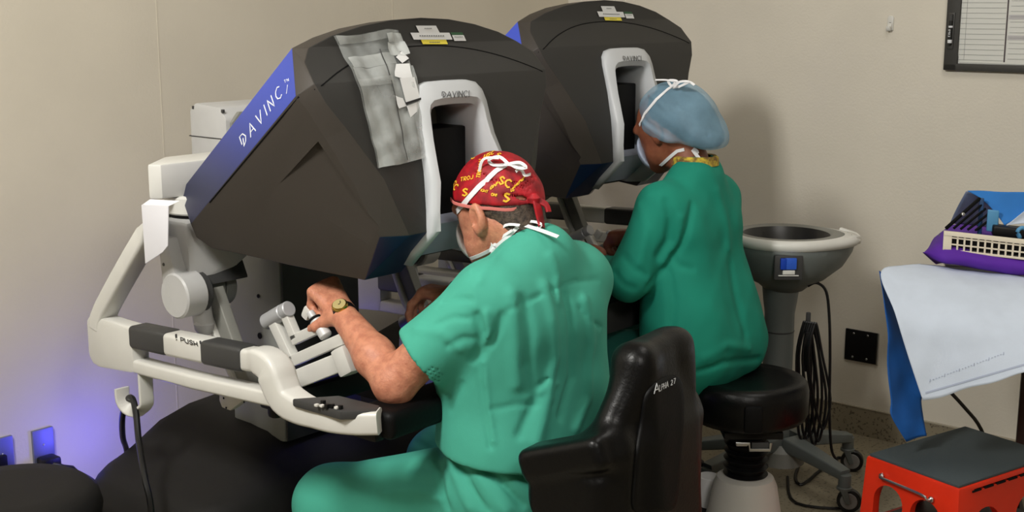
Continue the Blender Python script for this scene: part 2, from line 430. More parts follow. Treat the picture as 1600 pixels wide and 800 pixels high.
# ================================================================== ROOM (x along the left wall, y along the right wall, corner at the origin)
RA = math.radians(50)
CORNER = (.224, 5.175, 0)
def struct(name, g, m):
    o = g.obj(name, m, smooth=False); o.location = CORNER; o.rotation_euler = (0, 0, RA); o['kind'] = 'structure'; return o
RM = Matrix.Translation(CORNER) @ Matrix.Rotation(RA, 4, 'Z')
def roomloc(p): return RM.inverted() @ Vector(p)
def on_right(px, py):   # point of the right wall seen at a pixel
    d = ray(px, py); n = Vector((math.cos(RA), math.sin(RA), 0)); return CAM+d*((Vector(CORNER)-CAM).dot(n)/d.dot(n))
def on_left(px, py):
    d = ray(px, py); n = Vector((-math.sin(RA), math.cos(RA), 0)); return CAM+d*((Vector(CORNER)-CAM).dot(n)/d.dot(n))
S_ = 6.4
g = G()
g.box((-S_/2, .05, 1.4), (S_+.2, .1, 2.84), 0)
struct('wall_left', g, WALL)
g = G(); g.box((.05, -S_/2, 1.4), (.1, S_, 2.84), 0)
struct('wall_right', g, WALLR)
struct('wall_near', G().box((-S_-.05, -S_/2, 1.4), (.1, S_, 2.84), 0), WALLR)
struct('wall_back', G().box((-S_/2, -S_-.05, 1.4), (S_+.2, .1, 2.84), 0), WALLR)
struct('floor', G().box((-S_/2, -S_/2, -.05), (S_+.2, S_+.2, .1), 0), FLOOR)
struct('ceiling', G().box((-S_/2, -S_/2, 2.85), (S_+.2, S_+.2, .1), 0), mat('ceiling_white', (225, 223, 216), .8))
struct('baseboard_right', G().box((-.003, -S_/2, .05), (.006, S_, .1), 0), FLOOR)
struct('baseboard_left', G().box((-S_/2, -.003, .05), (S_, .006, .1), 0), FLOOR)
struct('trim_1', G().box((-.004, -S_/2, .101), (.008, S_, .005), .001), mat('cap_trim', (176, 168, 150), .5))
struct('trim_2', G().box((-S_/2, -.004, .101), (S_, .008, .005), .001), MATS['cap_trim'])
# wall covering seams as fine raised joints
for i, x in enumerate((-1.92, -.98, -2.9)):
    struct('trim_%d' % (i+3), G().box((x, -.0004, 1.45), (.003, .0014, 2.68), 0), WALL)

# ================================================================== SURGEON CONSOLE (u = x, v = y away from the surgeon, z up)
O1 = (-.1536, 2.8155, 0)
con = thing('surgeon_console', 'large charcoal surgeon console in the foreground with white frame, where the red-capped man leans in', 'surgical console', O1, RA, 'surgeon consoles')
WM = wmat(con); WI = WM.inverted()
Ru = WM.to_3x3() @ Vector((1, 0, 0)); Fv = WM.to_3x3() @ Vector((0, 1, 0))
def L_(p): return WI @ p
def pl(px, py, P, n):   # sight line against a local plane
    o = WI @ CAM; d = WI.to_3x3() @ ray(px, py); n = Vector(n); P = Vector(P); return o+d*((P-o).dot(n)/d.dot(n))
def LU(px, py, u): return pl(px, py, (u, 0, 0), (1, 0, 0))
def LV(px, py, v): return pl(px, py, (0, v, 0), (0, 1, 0))
def LZ(px, py, z): return pl(px, py, (0, 0, z), (0, 0, 1))
def PS(px, py): return pl(px, py, (-.245, -.05, 1.027), (1, .3, .39))   # side face of the pod
def apply_mods(o):
    dg = bpy.context.evaluated_depsgraph_get(); dg.update(); me = bpy.data.meshes.new_from_object(o.evaluated_get(dg)); o.modifiers.clear(); old = o.data; o.data = me; bpy.data.meshes.remove(old)
def temp(g_): return g_.obj('cutter', POD, smooth=False)

# ---- pod housing
Fp = [(-.193, -.085, 1.027), (-.239, -.06, 1.148), (-.31, -.03, 1.253), (-.349, -.015, 1.305), (-.366, 0, 1.345), (-.358, .035, 1.385), (-.326, .06, 1.412), (-.265, .062, 1.434), (-.18, .062, 1.453), (-.09, .06, 1.465), (0, .058, 1.469)]
def plane_u(v, z): return .1405-.3*v-.39*z
Bp = [(plane_u(-.05, 1.027), -.05, 1.027), (plane_u(-.03, 1.14), -.03, 1.14), (plane_u(0, 1.235), 0, 1.235), (plane_u(.018, 1.29), .018, 1.29), (plane_u(.035, 1.32), .035, 1.32)]
Mp = (-.335, .10, 1.411); M1 = (-.262, .12, 1.430); M2 = (-.18, .13, 1.447); Mb = (-.09, .13, 1.459); M3 = (0, .13, 1.463)
Np = tuple(LU(281, 300, -.335)); N2 = (-.16, Np[1]+.015, Np[2]+.005); N3 = (0, Np[1]+.02, Np[2]+.006); Nb = (-.08, Np[1]+.018, Np[2]+.006); N1 = (-.25, Np[1]+.008, Np[2]+.003)
Kp, J1, Jp, Ip, Hp, Gp = [tuple(PS(*p)) for p in ((298, 350), (308, 370), (330, 388), (380, 398), (450, 414), (570, 438))]
F0c = (0, -.088, 1.027)
idx = {}
vs = []; 
def vid(p, s=1):
    q = (round(p[0]*s, 5)+0.0, p[1], p[2])
    if q not in idx: idx[q] = len(vs); vs.append(q)
    return idx[q]
fs = []
def face(pts):   # left face and its mirror twin
    fs.append([vid(p) for p in pts]); fs.append([vid(p, -1) for p in pts][::-1])
def span(a, b): fs.append([vid(a), vid(a, -1), vid(b, -1), vid(b)])
for i in range(9): span(Fp[i], Fp[i+1])
fs.append([vid(Fp[9]), vid(Fp[9], -1), vid(Fp[10])])
for i in range(4): face([Fp[i], Fp[i+1], Bp[i+1], Bp[i]])
face([Fp[4], Fp[5], Fp[6], Mp, Bp[4]]); face([Fp[6], Fp[7], M1, Mp]); face([Fp[7], Fp[8], M2, M1]); face([Fp[8], Fp[9], Mb, M2]); face([Fp[9], Fp[10], M3, Mb])
face([Mp, M1, N1, Np]); face([M1, M2, N2, N1]); face([M2, Mb, Nb, N2]); face([Mb, M3, N3, Nb])
face([Bp[4], Mp, Np, Kp])
face([Bp[4], Kp, J1, Jp, Ip, Hp, Gp, Bp[0], Bp[1], Bp[2], Bp[3]])
face([Fp[0], Bp[0], Gp]); span(Fp[0], Gp); span(Gp, Hp); span(Hp, Ip); span(Ip, Jp)
face([Np, Kp, J1, Jp])
fs.append([vid(Np), vid(N1), vid(N2), vid(Nb), vid(N3), vid(Nb, -1), vid(N2, -1), vid(N1, -1), vid(Np, -1), vid(Jp, -1), vid(Jp)])
g = G().add(vs, fs)
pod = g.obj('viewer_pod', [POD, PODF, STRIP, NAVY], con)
# paint faces by where they are: front, blue strip, lower chin
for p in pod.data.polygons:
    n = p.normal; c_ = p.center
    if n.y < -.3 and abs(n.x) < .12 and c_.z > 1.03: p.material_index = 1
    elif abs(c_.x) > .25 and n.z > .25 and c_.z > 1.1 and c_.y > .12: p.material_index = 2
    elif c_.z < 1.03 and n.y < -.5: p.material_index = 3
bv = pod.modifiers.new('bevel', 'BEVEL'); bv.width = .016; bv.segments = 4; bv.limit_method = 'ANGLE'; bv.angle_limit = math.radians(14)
inn = [(-.118, .85), (-.118, 1.03), (-.108, 1.09), (-.098, 1.17), (-.085, 1.22), (-.078, 1.265), (-.066, 1.288)]
cut1 = temp(G().prism(inn+[(-x, z) for x, z in inn[::-1]], 'y', -.3, .085))
# shallow wedge recess on both side faces
nS = Vector((-1, -.3, -.39)).normalized()
def wedge(s):
    q = [PS(497, 221), PS(592, 358), PS(577, 382), PS(432, 292)]; dp = [.013, .006, .001, -.001]
    g_ = G(); a = [p-nS*d for p, d in zip(q, dp)]; b_ = [p+nS*.05 for p in q]
    pts = [Vector((p.x*s, p.y, p.z)) for p in a+b_]
    return g_.add(pts, [(0, 1, 2, 3), (7, 6, 5, 4), (0, 4, 5, 1), (1, 5, 6, 2), (2, 6, 7, 3), (3, 7, 4, 0)])
cut2 = temp(wedge(1)); cut3 = temp(wedge(-1))
for c_ in (cut1, cut2, cut3):
    bo = pod.modifiers.new('cut', 'BOOLEAN'); bo.object = c_; bo.operation = 'DIFFERENCE'; bo.solver = 'EXACT'; c_.parent = con
apply_mods(pod)
for c_ in (cut1, cut2, cut3): bpy.data.objects.remove(c_)
pod.data.polygons.foreach_set('use_smooth', [True]*len(pod.data.polygons)); pod.data.set_sharp_from_angle(angle=math.radians(32))
hp = Hit([pod], con)
# seams
def seam(pxs, r=.0016, nm='seam'):
    pts = []
    for a, b_ in zip(pxs[:-1], pxs[1:]):
        for k in range(6):
            q = k/6; h_ = hp(a[0]*(1-q)+b_[0]*q, a[1]*(1-q)+b_[1]*q, 0)
            if h_: pts.append(h_[0])
    if len(pts) > 1: G().tube(pts, r, n=6, smooth=0).obj(nm, MATTE, pod)
    return pts
# front seam: a level arc round the upper panel
pts = []
for k in range(41):
    u_ = -.365+.73*k/40; z_ = 1.408-.075*(abs(u_)/.365)**2.2; z_ = z_
    r = hp.t.ray_cast(WM @ Vector((u_, -.5, z_)), WM.to_3x3() @ Vector((0, 1, 0)))
    if r[0] is not None: pts.append(WI @ r[0])
G().tube(pts, .0016, n=6, smooth=0).obj('seam', MATTE, pod)
seam([(467, 151), (300, 349)])
# viewer frame
def vf(z):
    if z >= 1.349: return (z-1.349)*.95
    if z >= 1.027: return -.085+(z-1.027)*.264
    return -.085+(1.027-z)*1.1
oi = [((-.128, .945), (-.108, .94)), ((-.14, .98), (-.116, .98)), ((-.140, 1.03), (-.118, 1.03)), ((-.132, 1.07), (-.110, 1.07)), ((-.123, 1.13), (-.1, 1.13)), ((-.118, 1.175), (-.094, 1.175)), ((-.113, 1.215), (-.085, 1.215)), ((-.112, 1.25), (-.08, 1.245)), ((-.111, 1.29), (-.077, 1.268)), ((-.106, 1.312), (-.072, 1.278)), ((-.09, 1.327), (-.06, 1.284)), ((-.06, 1.333), (-.04, 1.286)), ((0, 1.334), (0, 1.287))]
oi = oi+[((-a[0], a[1]), (-b_[0], b_[1])) for a, b_ in oi[:-1][::-1]]
vs2 = []; K_ = 7
for (a, z), (b_, z2) in oi:
    ear = .012*math.exp(-((z-1.14)/.05)**2)
    bk = (b_*.86, min(z2-.012*(1 if z2 > 1.2 else 0), 1.268), .078)
    vs2 += [(a, vf(z)+.004, z), (a*.99+b_*.01, vf(z)-.012-ear, z), (a*.85+b_*.15, vf(z)-.02-ear, z*.85+z2*.15), (a*.3+b_*.7, vf(z2)-.024-ear, z*.3+z2*.7), (b_, vf(z2)-.016-ear, z2), (b_*.93, vf(z2)+.03, z2-.004), (bk[0], bk[2], bk[1])]
fs2 = [(i*K_+q, i*K_+q+1, (i+1)*K_+q+1, (i+1)*K_+q) for i in range(len(oi)-1) for q in range(K_-1)]
frame = G().add([(a, b_, c_) for a, b_, c_ in vs2], fs2).obj('viewer_frame', mat('viewer_light_plastic', (192, 195, 198), .42), pod, ang=50)
sl = frame.modifiers.new('solid', 'SOLIDIFY'); sl.thickness = .003; sl.offset = 0
apply_mods(frame)
G().box((0, .082, 1.11), (.2, .006, .32), .001).obj('viewer_back_plate', GREY, pod)
G().add([(-.116, -.045, 1.03), (.116, -.045, 1.03), (.116, .04, .945), (-.116, .04, .945), (-.11, .02, 1.05), (.11, .02, 1.05)], [(0, 1, 2, 3), (0, 4, 5, 1)]).obj('chin_plate', mat('bluish_light_plastic', (186, 194, 214), .4), pod)
G().box((0, .035, 1.115), (.14, .085, .235), .006).obj('eyepiece', SCREEN, pod)
hf = Hit([frame, pod], con)
setp(write('dAVINCI', hf, 690, 153, (.82, -.04), (.02, -1), 9, .0010, 1.15).obj('lettering', INK, pod), 'dark lettering on the white viewer arch')
gg = write('dAVINC', hp, 381, 231, (.50, -.66), (-.32, -.95), 17.5, .0026, 1.48)
gg2 = write('I', hp, 448, 148, (.50, -.66), (.12, -.95), 15, .0011, 1)
write('T', hp, 446, 130, (.7, -.35), (-.2, -.9), 4.5, .0010, 1, g=gg2); write('N', hp, 450, 128, (.8, -.35), (-.2, -.9), 4.5, .0009, 1, g=gg2); gg.add(gg2.v, gg2.f)
setp(gg.obj('lettering', WINK, pod), 'white lettering on the blue glowing strip')
def sticker(q, m_, nm='sticker', lab=None):
    o = patch(hp, q, 5, 3, .0022).obj(nm, m_, pod); setp(o, lab); return o
sticker([(648.5, 40), (680, 40), (686, 51), (654, 51)], PAPER, lab='small white label')
sticker([(640, 51), (701, 51), (706, 62), (645.5, 62)], PAPER, lab='long white label')
sticker([(656.5, 62.3), (696, 62.3), (699, 70), (660, 70)], YPAPER, lab='yellow label')
sticker([(702.5, 50.5), (721, 50.5), (723.5, 55), (705, 55)], GPAPER, lab='green label top')
sticker([(705, 55), (723.5, 55), (727.5, 64), (709, 64)], PAPER, lab='small white label under green')
gg = G()
for k in range(4): write('-', hp, 661+3*k, 46, (.55, 0), (.3, -.5), 7, .0018, g=gg, lift=.003)
for k in range(11): write('-', hp, 653+3.6*k, 58, (.6, 0), (.3, -.5), 8, .0022, g=gg, lift=.003)
for k in range(6): write('-', hp, 669+2.8*k, 67.5, (.6, 0), (.3, -.5), 6, .0018, g=gg, lift=.003)
for k in range(5): write('-', hp, 708+2.7*k, 59, (.6, 0), (.3, -.5), 6, .0014, g=gg, lift=.003)
setp(gg.obj('print', INKG, pod), kind='stuff')

# ---- column and rear neck
g = G().box((0, .52, .76), (.25, .20, .64), .012)
g.box((0, .50, 1.0), (.22, .16, .12), .01)
col_ = g.obj('column', GREYC, con)
G().box((.003, .418, .72), (.246, .006, .55), .002).obj('darker_front_plate', DGREY, col_)  # dark plate added to darken the shaded front face of the column
G().cyl((-.126, .50, .70), (-.128, .50, .70), .008, n=14).obj('screw_hole', MATTE, col_)
G().cyl((-.126, .5, .80), (-.128, .5, .80), .005, n=14).obj('screw_hole', MATTE, col_)
g = G().prism([(.60, .95), (.60, 1.225), (.625, 1.252), (.72, 1.258), (.745, 1.24), (.745, .95)], 'x', -.125, .125, .008)
neck = g.obj('rear_neck_housing', WHITE2, con)
G().prism([(-.113, 1.0), (-.113, 1.215), (-.088, 1.24), (.088, 1.24), (.113, 1.215), (.113, 1.0)], 'y', .592, .604, .003).obj('darker_front_plate', GREY, neck)
G().prism([(-.095, 1.0), (-.095, 1.2), (-.078, 1.222), (.078, 1.222), (.095, 1.2), (.095, 1.0)], 'y', .588, .596, .002).obj('inner_cover', DGREY, neck)
G().box((0, .672, 1.175), (.252, .152, .0025), 0).box((-.123, .612, 1.243), (.006, .008, .008), .001).box((-.123, .728, 1.246), (.006, .008, .008), .001).obj('joint_line', DGREY, neck)

# ---- base
def Hz(u_, v_): return .372+.10*math.exp(-(u_/.26)**4)*(1/(1+math.exp(-(v_-.40)/.03)))*(1 if v_ < .8 else math.exp(-((v_-.8)/.12)**2))-.03*max(0, (.6-v_))
g = G(); cu, cv, a_, b_ = 0, .60, .455, .27; nt_ = 64; rings = []
def se(t, e=.38):
    c_, s_ = math.cos(t), math.sin(t); return math.copysign(abs(c_)**e, c_), math.copysign(abs(s_)**e, s_)
for k, dz in ((1.0, None), (1.0, -.13), (.985, -.075), (.93, -.03), (.89, -.012), (.84, -.003), (.75, 0), (.6, 0), (.45, 0), (.3, 0), (.15, 0), (.0, 0)):
    row = []
    for i in range(nt_):
        x, y = se(2*PI*i/nt_, .27 if k > .8 else .27+.6*(1-k)); u_ = cu+a_*k*x; v_ = cv+b_*k*y
        row.append((u_, v_, .02 if dz is None else Hz(u_, v_)+dz))
    rings.append(row)
for r_ in rings: g.v += r_
g.f = [(r_*nt_+i, r_*nt_+(i+1) % nt_, (r_+1)*nt_+(i+1) % nt_, (r_+1)*nt_+i) for r_ in range(len(rings)-1) for i in range(nt_)]+[tuple(range(nt_))[::-1]]
base = g.obj('base', BASEB, con, ang=60)
G().box((0, .13, .05), (.62, .46, .08), .02).box((0, .26, .16), (.80, .24, .10), .03).obj('pedal_tray', BLACK, con)
for x in (-.24, -.08, .08, .24): G().box((x, .12, .125), (.10, .16, .03), .01, rot=Matrix.Rotation(.35, 4, 'X')).obj('pedal', DGREY, con)
for x in (-.40, .40):
    for y in (.42, .86): G().cyl((x-.02, y, .03), (x+.02, y, .03), .03).obj('caster', RUB, con)

# ---- side frames with handle bar (left, then mirrored right)
def side_frame(s):
    P3 = [(-.40, .76, .742), (-.40, .60, .740), (-.40, .40, .748), (-.40, .20, .757), (-.40, .155, .762), (-.40, .115, .752), (-.40, .097, .72), (-.40, .075, .692), (-.40, .03, .680), (-.40, -.02, .678), (-.40, -.075, .680), (-.388, -.125, .683), (-.366, -.165, .686)]
    SCL = list(np.interp(np.linspace(0, 12, 49), [0, 2.6, 3.4, 4.2, 5.5, 7.5, 9, 12], [1, 1, 1, 1.2, 1.38, 1.25, 1.05, 1]))
    g = G().sweep(spline(P3, 4), rsec(.023, .024, .009), up=(0, 0, 1), scale=SCL)
    g.prism([(.785, .665), (.785, .752), (.765, .768), (.595, .760), (.595, .652), (.74, .640), (.77, .645)], 'x', -.424, -.376, .01)
    g.sweep([(-.40, .62, .667), (-.40, .38, .673), (-.40, .11, .688)], rsec(.022, .0165, .007))
    g.sweep(spline([(-.40, .755, .735), (-.40, .725, .79), (-.40, .54, .985), (-.39, .50, 1.01)], 3), rsec(.026, .021, .008), up=(0, -1, .6))
    if s < 0: pass
    else: g.v = [(-x, y, z) for x, y, z in g.v]
    fr = g.obj('side_frame', WHITE, con, ang=40)
    def rod(v0, v1, m_, nm, lab=None, r=.0270):
        z0 = np.interp(v0, [.2, .4, .6], [.757, .748, .740]); z1 = np.interp(v1, [.2, .4, .6], [.757, .748, .740])
        o = G().sweep([(s*.40, v0, z0), (s*.40, v0-.006, z0), (s*.40, v1+.006, z1), (s*.40, v1, z1)], rsec(r*1.02, r, .009), scale=[.93, 1, 1, .93]).obj(nm, m_, fr); setp(o, lab); return o
    rod(.602, .468, DGREY, 'handle_grip'); rod(.330, .196, DGREY, 'handle_grip')
    mid = rod(.468, .330, WHITE, 'handle_sleeve', None, .0262)
    if s < 0:
        hm = Hit([mid], con); gg = write('PUSH', hm, 284, 533.5, (.95, .27), (-.2, -.75), 8, .0016, 1.15)
        write('!', hm, 276, 531, (.9, .27), (-.2, -1), 8, .004, 1, g=gg); write('!', hm, 314, 541, (.9, .27), (-.2, -1), 8, .004, 1, g=gg)
        gg.obj('lettering', INK, fr)
        # hook under the bar
        G().sweep(spline([(-.40, .585, .668), (-.40, .585, .60), (-.40, .588, .572), (-.405, .612, .556), (-.415, .640, .56), (-.42, .652, .578), (-.42, .654, .606)], 3), rsec(.019, .004, .003), up=(0, 1, 0)).obj('hook', WHITE, fr)
    return fr
fl = side_frame(-1); fr_ = side_frame(1)
# control pad on the left arm end
g = G(); q = [LZ(457, 629, .703), LZ(530, 624, .703), LZ(594, 640, .703), LZ(588, 648, .703), LZ(532, 650, .703)]
g.prism([(p.x, p.y) for p in q], 'z', .694, .712, .004); cpd = g.obj('control_pad', DGREY, con)
for i, (px, py, m_) in enumerate(((495, 633, WHITE), (503, 634, WHITE), (511, 635, BLACK), (519, 635, BLACK), (526, 637, WHITE), (532, 637, BLACK), (505, 629, BLACK))):
    p = LZ(px, py, .715); G().box(p, (.008, .008, .010 if m_ is BLACK else .005), .001).obj('button', m_, cpd)
# armrest pad across the front
G().box((.0, -.135, .672), (.715, .10, .06), .02, seg=4).obj('armrest_pad', VINYL2, con)
G().box((-.36, .02, .655), (.03, .36, .03), .008).box((.36, .02, .655), (.03, .36, .03), .008).box((0, .18, .64), (.72, .03, .05), .01).box((0, .30, .62), (.10, .26, .08), .01).obj('armrest_carrier', BLACK, con)

# ---- hanging master arms
def master(s):
    root_parts = []
    def fin(g_, nm, m_, par=con, ang=35, lab=None):
        if s > 0: g_.v = [(-x, y, z) for x, y, z in g_.v]
        o = g_.obj(nm, m_, par, ang=ang); setp(o, lab); return o
    sh = fin(G().prism([(-.40, .478), (-.42, .50), (-.31, .595), (-.17, .60), (-.17, .478)], 'z', 1.072, 1.150, .006), 'arm_shoulder', WHITE)
    fin(G().lathe([(0, 0), (.076, 0), (.080, .004), (.080, .038), (.072, .043), (0, .043)], c=(-.285, .50, 1.03)), 'swivel_ring', WHITE, sh)
    fin(G().lathe([(0, 0), (.072, 0), (.072, .012), (0, .012)], c=(-.285, .50, 1.021)), 'swivel_gap', MATTE, sh)
    g_ = G().prism([(-.37, .88), (-.375, .97), (-.375, 1.022), (-.175, 1.022), (-.175, .935), (-.24, .90), (-.31, .875), (-.36, .862)], 'y', .43, .53, .016)
    up_ = fin(g_, 'upper_link', WHITE2)
    cxy = LU(272, 463, -.41)
    fin(G().cyl((-.41, cxy.y, cxy.z), (-.352, cxy.y, cxy.z), .052, bev=.004).prism([(cxy.y-.02, cxy.z), (cxy.y+.050, cxy.z), (cxy.y+.056, .93), (.50, .985), (.465, .985), (.448, .93)], 'x', -.405, -.37, .008), 'elbow_disc', WHITE2)
    fin(G().cyl((-.352, cxy.y, cxy.z), (-.335, cxy.y, cxy.z), .046), 'elbow_gap', DGREY)
    fin(G().cyl((-.404, .48, .925), (-.4065, .48, .925), .004, n=10), 'cover_screw', DGREY)
    c2 = LU(340, 448, -.26)
    fin(G().cyl((-.335, c2.y+.02, c2.z), (-.255, c2.y+.02, c2.z), .036, .046).cyl((-.255, c2.y+.02, c2.z), (-.225, c2.y+.02, c2.z), .05), 'elbow_drum', GREY)
    fin(G().prism([(.42, .872), (.53, .872), (.53, .915), (.44, .915)], 'x', -.345, -.215, .006), 'drum_guard', DGREY)
    # hanging cover lobe
    p = LU(322, 508, -.33); fin(G().sweep([(-.335, p.y+.03, p.z+.10), (-.335, p.y+.01, p.z+.05), (-.335, p.y, p.z)], rsec(.02, .022, .015)).lathe([(0, -.024), (.014, -.02), (.022, -.008), (.024, .005), (.015, .02), (0, .024)], c=(-.335, p.y, p.z)), 'cable_cover', WHITE2)
    a = LU(322, 446, -.30); b2 = LU(352, 540, -.30); c3 = LU(385, 612, -.30)
    fin(G().sweep([a, b2, c3], rsec(.024, .007, .003), up=(0, 1, .5)), 'link_plate', WHITE)
    fin(G().sweep([a+Vector((0, -.03, -.005)), b2+Vector((0, -.035, 0)), c3+Vector((0, -.03, 0))], rsec(.014, .02, .003), up=(0, 1, .5)), 'link_bar', GREY)
    q = [LU(345, 600, -.30), LU(392, 604, -.30), LU(392, 618, -.30), LU(362, 641, -.30), LU(349, 636, -.30), LU(345, 625, -.30)]
    br = fin(G().prism([(p.y, p.z) for p in q], 'x', -.305, -.285, .003), 'lower_bracket', WHITE)
    for px, py in ((350, 622), (354, 637), (382, 628)):
        p = LU(px, py, -.305); fin(G().cyl((-.3055, p.y, p.z), (-.307, p.y, p.z), .0025, n=10), 'screw', MATTE, br)
    # gimbal with hand controller
    gof = Vector((0, 0, 0)) if s < 0 else Vector((.03, .03, -.10))
    E = lambda px, py, u=-.25: LU(px, py, u)+gof
    w_ = .011
    lk = G().sweep([E(438, 603, -.27), E(556, 556, -.24)], rsec(.014, .021, .003))
    fin(lk.box(E(545, 562, -.25), (.05, .045, .062), .008, rot=Matrix.Rotation(-.5, 4, 'X')), 'forearm_link', WHITE)
    fin(G().sweep([E(460, 563), E(540, 528)], rsec(.012, .0125, .002)), 'gimbal_link', WHITE)
    fin(G().sweep([E(458, 562), E(430, 503)], rsec(.012, .0135, .002)), 'gimbal_link', WHITE)
    fin(G().cyl(E(416, 503), E(443, 487), .0185).cyl(E(444, 486.5), E(452, 482), .018), 'gimbal_motor', mat('satin_grey', (185, 186, 188), .42, metal=.2))
    fin(G().sweep([E(447, 490), E(463, 528)], rsec(.010, .0115, .002)).sweep([E(460, 531), E(500, 512)], rsec(.010, .0115, .002)), 'gimbal_link', WHITE)
    fin(G().cyl(E(493, 500), E(510, 526), .0145).cyl(E(484, 487), E(490, 497), .009), 'wrist_motor', mat('satin_light', (205, 205, 205), .45, metal=.1))
    fin(G().cyl(E(491.5, 497.5), E(493.5, 500.5), .0148, bev=.0), 'motor_ring', MATTE)
    fin(G().box(E(480, 489, -.235), (.014, .022, .03), .006, rot=Matrix.Rotation(.5, 4, 'X')), 'finger_grip', WHITE)
master(-1); master(1)
# light bars glowing blue under the console

# ---- second console: a copy, its pod set a little higher
def copy_tree(o, parent=None):
    c_ = o.copy(); C.objects.link(c_)
    if parent: c_.parent = parent
    for ch in list(o.children): copy_tree(ch, c_)
    return c_
con2 = copy_tree(con)
con2.location = (.31, 3.70, 0); con2.rotation_euler = (0, 0, math.radians(49))
con2['label'] = 'second charcoal surgeon console further back, where the person in the blue bouffant cap leans in'
for ch in con2.children:
    if ch.name.startswith('viewer_pod'): ch.location.z = .04
    elif not ch.name.startswith(('column', 'base', 'pedal', 'caster', 'rear_neck', 'light_bar')): ch.location.z = .055
G().box((0, -.13, .655), (.70, .02, .11), .006).obj('armrest_front_panel', DGREY, con2)
WM2 = wmat(con2); WI2 = WM2.inverted()
# white flap hanging at the shoulder of the first console
a = [LU(x_, y_, -.445) for x_, y_ in ((222, 320), (264, 322), (263, 384), (255, 394), (228, 412))]
g = G().prism([(p.y, p.z) for p in a], 'x', -.447, -.4445, .0008)
t0 = LU(222, 320, -.446); t1 = LU(264, 322, -.446)
g.add([(-.446, t0.y, t0.z), (-.446, t1.y, t1.z), (-.425, t1.y-.01, t1.z+.010), (-.425, t0.y, t0.z+.010)], [(0, 1, 2, 3)])
setp(g.obj('hanging_flap', mat('white_sheet', (226, 226, 232), .6), con), 'thin white flap')

# ---- plastic bag taped on the first pod
grid = [[(518, 57), (560, 54), (600, 45), (616, 47)], [(534, 92), (568, 88), (606, 82), (629, 82)], [(547, 115), (580, 113), (616, 108), (641, 112)], [(556, 140), (590, 137), (622, 134), (648, 140)], [(566, 175), (598, 172), (628, 170), (655, 176)], [(576, 212), (606, 210), (636, 208), (660, 212)], [(582, 235), (612, 232), (638, 230), (664, 238)], [(588, 263), (618, 259), (644, 252), (667, 246)]]
ga = np.array(grid, float)
def bagpx(s_, t_):
    y = t_*(len(grid)-1); j = min(int(y), len(grid)-2); fy = y-j; x = s_*3; i = min(int(x), 2); fx = x-i
    return ga[j, i]*(1-fx)*(1-fy)+ga[j, i+1]*fx*(1-fy)+ga[j+1, i]*(1-fx)*fy+ga[j+1, i+1]*fx*fy
hb = Hit([pod], con)
def bag(nu, nv, lift, s0=0, s1=1, t0=0, t1=1, amp=.003):
    g_ = G(); last = None; vs_ = []
    for j in range(nv+1):
        for i in range(nu+1):
            s_ = s0+(s1-s0)*i/nu; t_ = t0+(t1-t0)*j/nv; p = bagpx(s_, t_)
            l_ = lift+amp*(1+math.sin(s_*13+t_*5)*.6+math.sin(t_*31+s_*9)*.3+math.sin(s_*29-t_*11)*.35)
            r = hb(p[0], p[1], l_); last = WM @ r[0] if r else last; vs_.append(last)
    return g_.add(vs_, [(j*(nu+1)+i, j*(nu+1)+i+1, (j+1)*(nu+1)+i+1, (j+1)*(nu+1)+i) for j in range(nv) for i in range(nu)])
bg = thing('plastic_bag', 'clear crumpled plastic bag with white papers taped to the front of the nearer console', 'plastic bag', tuple(WM @ hb(630, 250)[0]))
def world_part(g_, nm, m_, root, lab=None, ang=180):
    o = g_.obj(nm, m_, root, ang=ang, recalc=True); o.matrix_parent_inverse = wmat(root).inverted(); setp(o, lab); return o
world_part(bag(26, 40, .004), 'bag_front', PLAST, bg)
world_part(bag(20, 28, .008, 0, 1, .27, 1, .004), 'inner_pouch', mat('cloudy_plastic', (198, 202, 200), .4, alpha=.40, var=.25, vscale=14, bump=.7, bscale=60), bg)
world_part(bag(14, 6, .010, .02, .68, .17, .27, .003), 'folded_strip', MATS['cloudy_plastic'], bg)
world_part(bag(14, 4, .010, .0, .98, .0, .055, .003), 'top_fold', MATS['cloudy_plastic'], bg)
world_part(bag(8, 10, .010, .62, .98, .02, .2, .006), 'crumpled_corner', mat('glossy_film', (226, 230, 228), .12, alpha=.5, bump=1, bscale=50), bg)
world_part(bag(12, 4, .011, .0, .55, .36, .42, .003), 'cross_fold', MATS['cloudy_plastic'], bg)
world_part(bag(2, 30, .012, .50, .515, .14, .98, .002), 'bag_seam', MATS['dark_grey_plastic'], bg)
def paper(q, m_, nm, lift=.014):
    hh = lambda x, y, l: (lambda r: (WM @ r[0], r[1]) if r else None)(hb(x, y, l))
    world_part(patch(hh, q, 4, 4, lift), nm, m_, bg)
paper([(623, 84), (636, 98), (624, 107), (612, 95)], INK, 'folded_paper_edge', .013)
paper([(622.5, 87), (633.5, 98), (623, 105.5), (613, 96)], PAPER, 'folded_paper', .0145)
paper([(613, 107), (634, 106), (638, 128), (610, 124)], PAPER, 'folded_paper', .015)
paper([(617, 126), (640, 124), (649, 158), (627, 165)], PAPER, 'folded_paper', .0155)
paper([(608, 152), (622, 156), (628, 168), (616, 172)], PAPER, 'folded_paper', .0145)
paper([(625, 163), (650, 155), (651, 158), (626, 167)], INK, 'folded_paper_edge', .017)
paper([(628, 168), (650, 160), (645, 176), (634, 186)], PAPER, 'folded_paper', .0145)
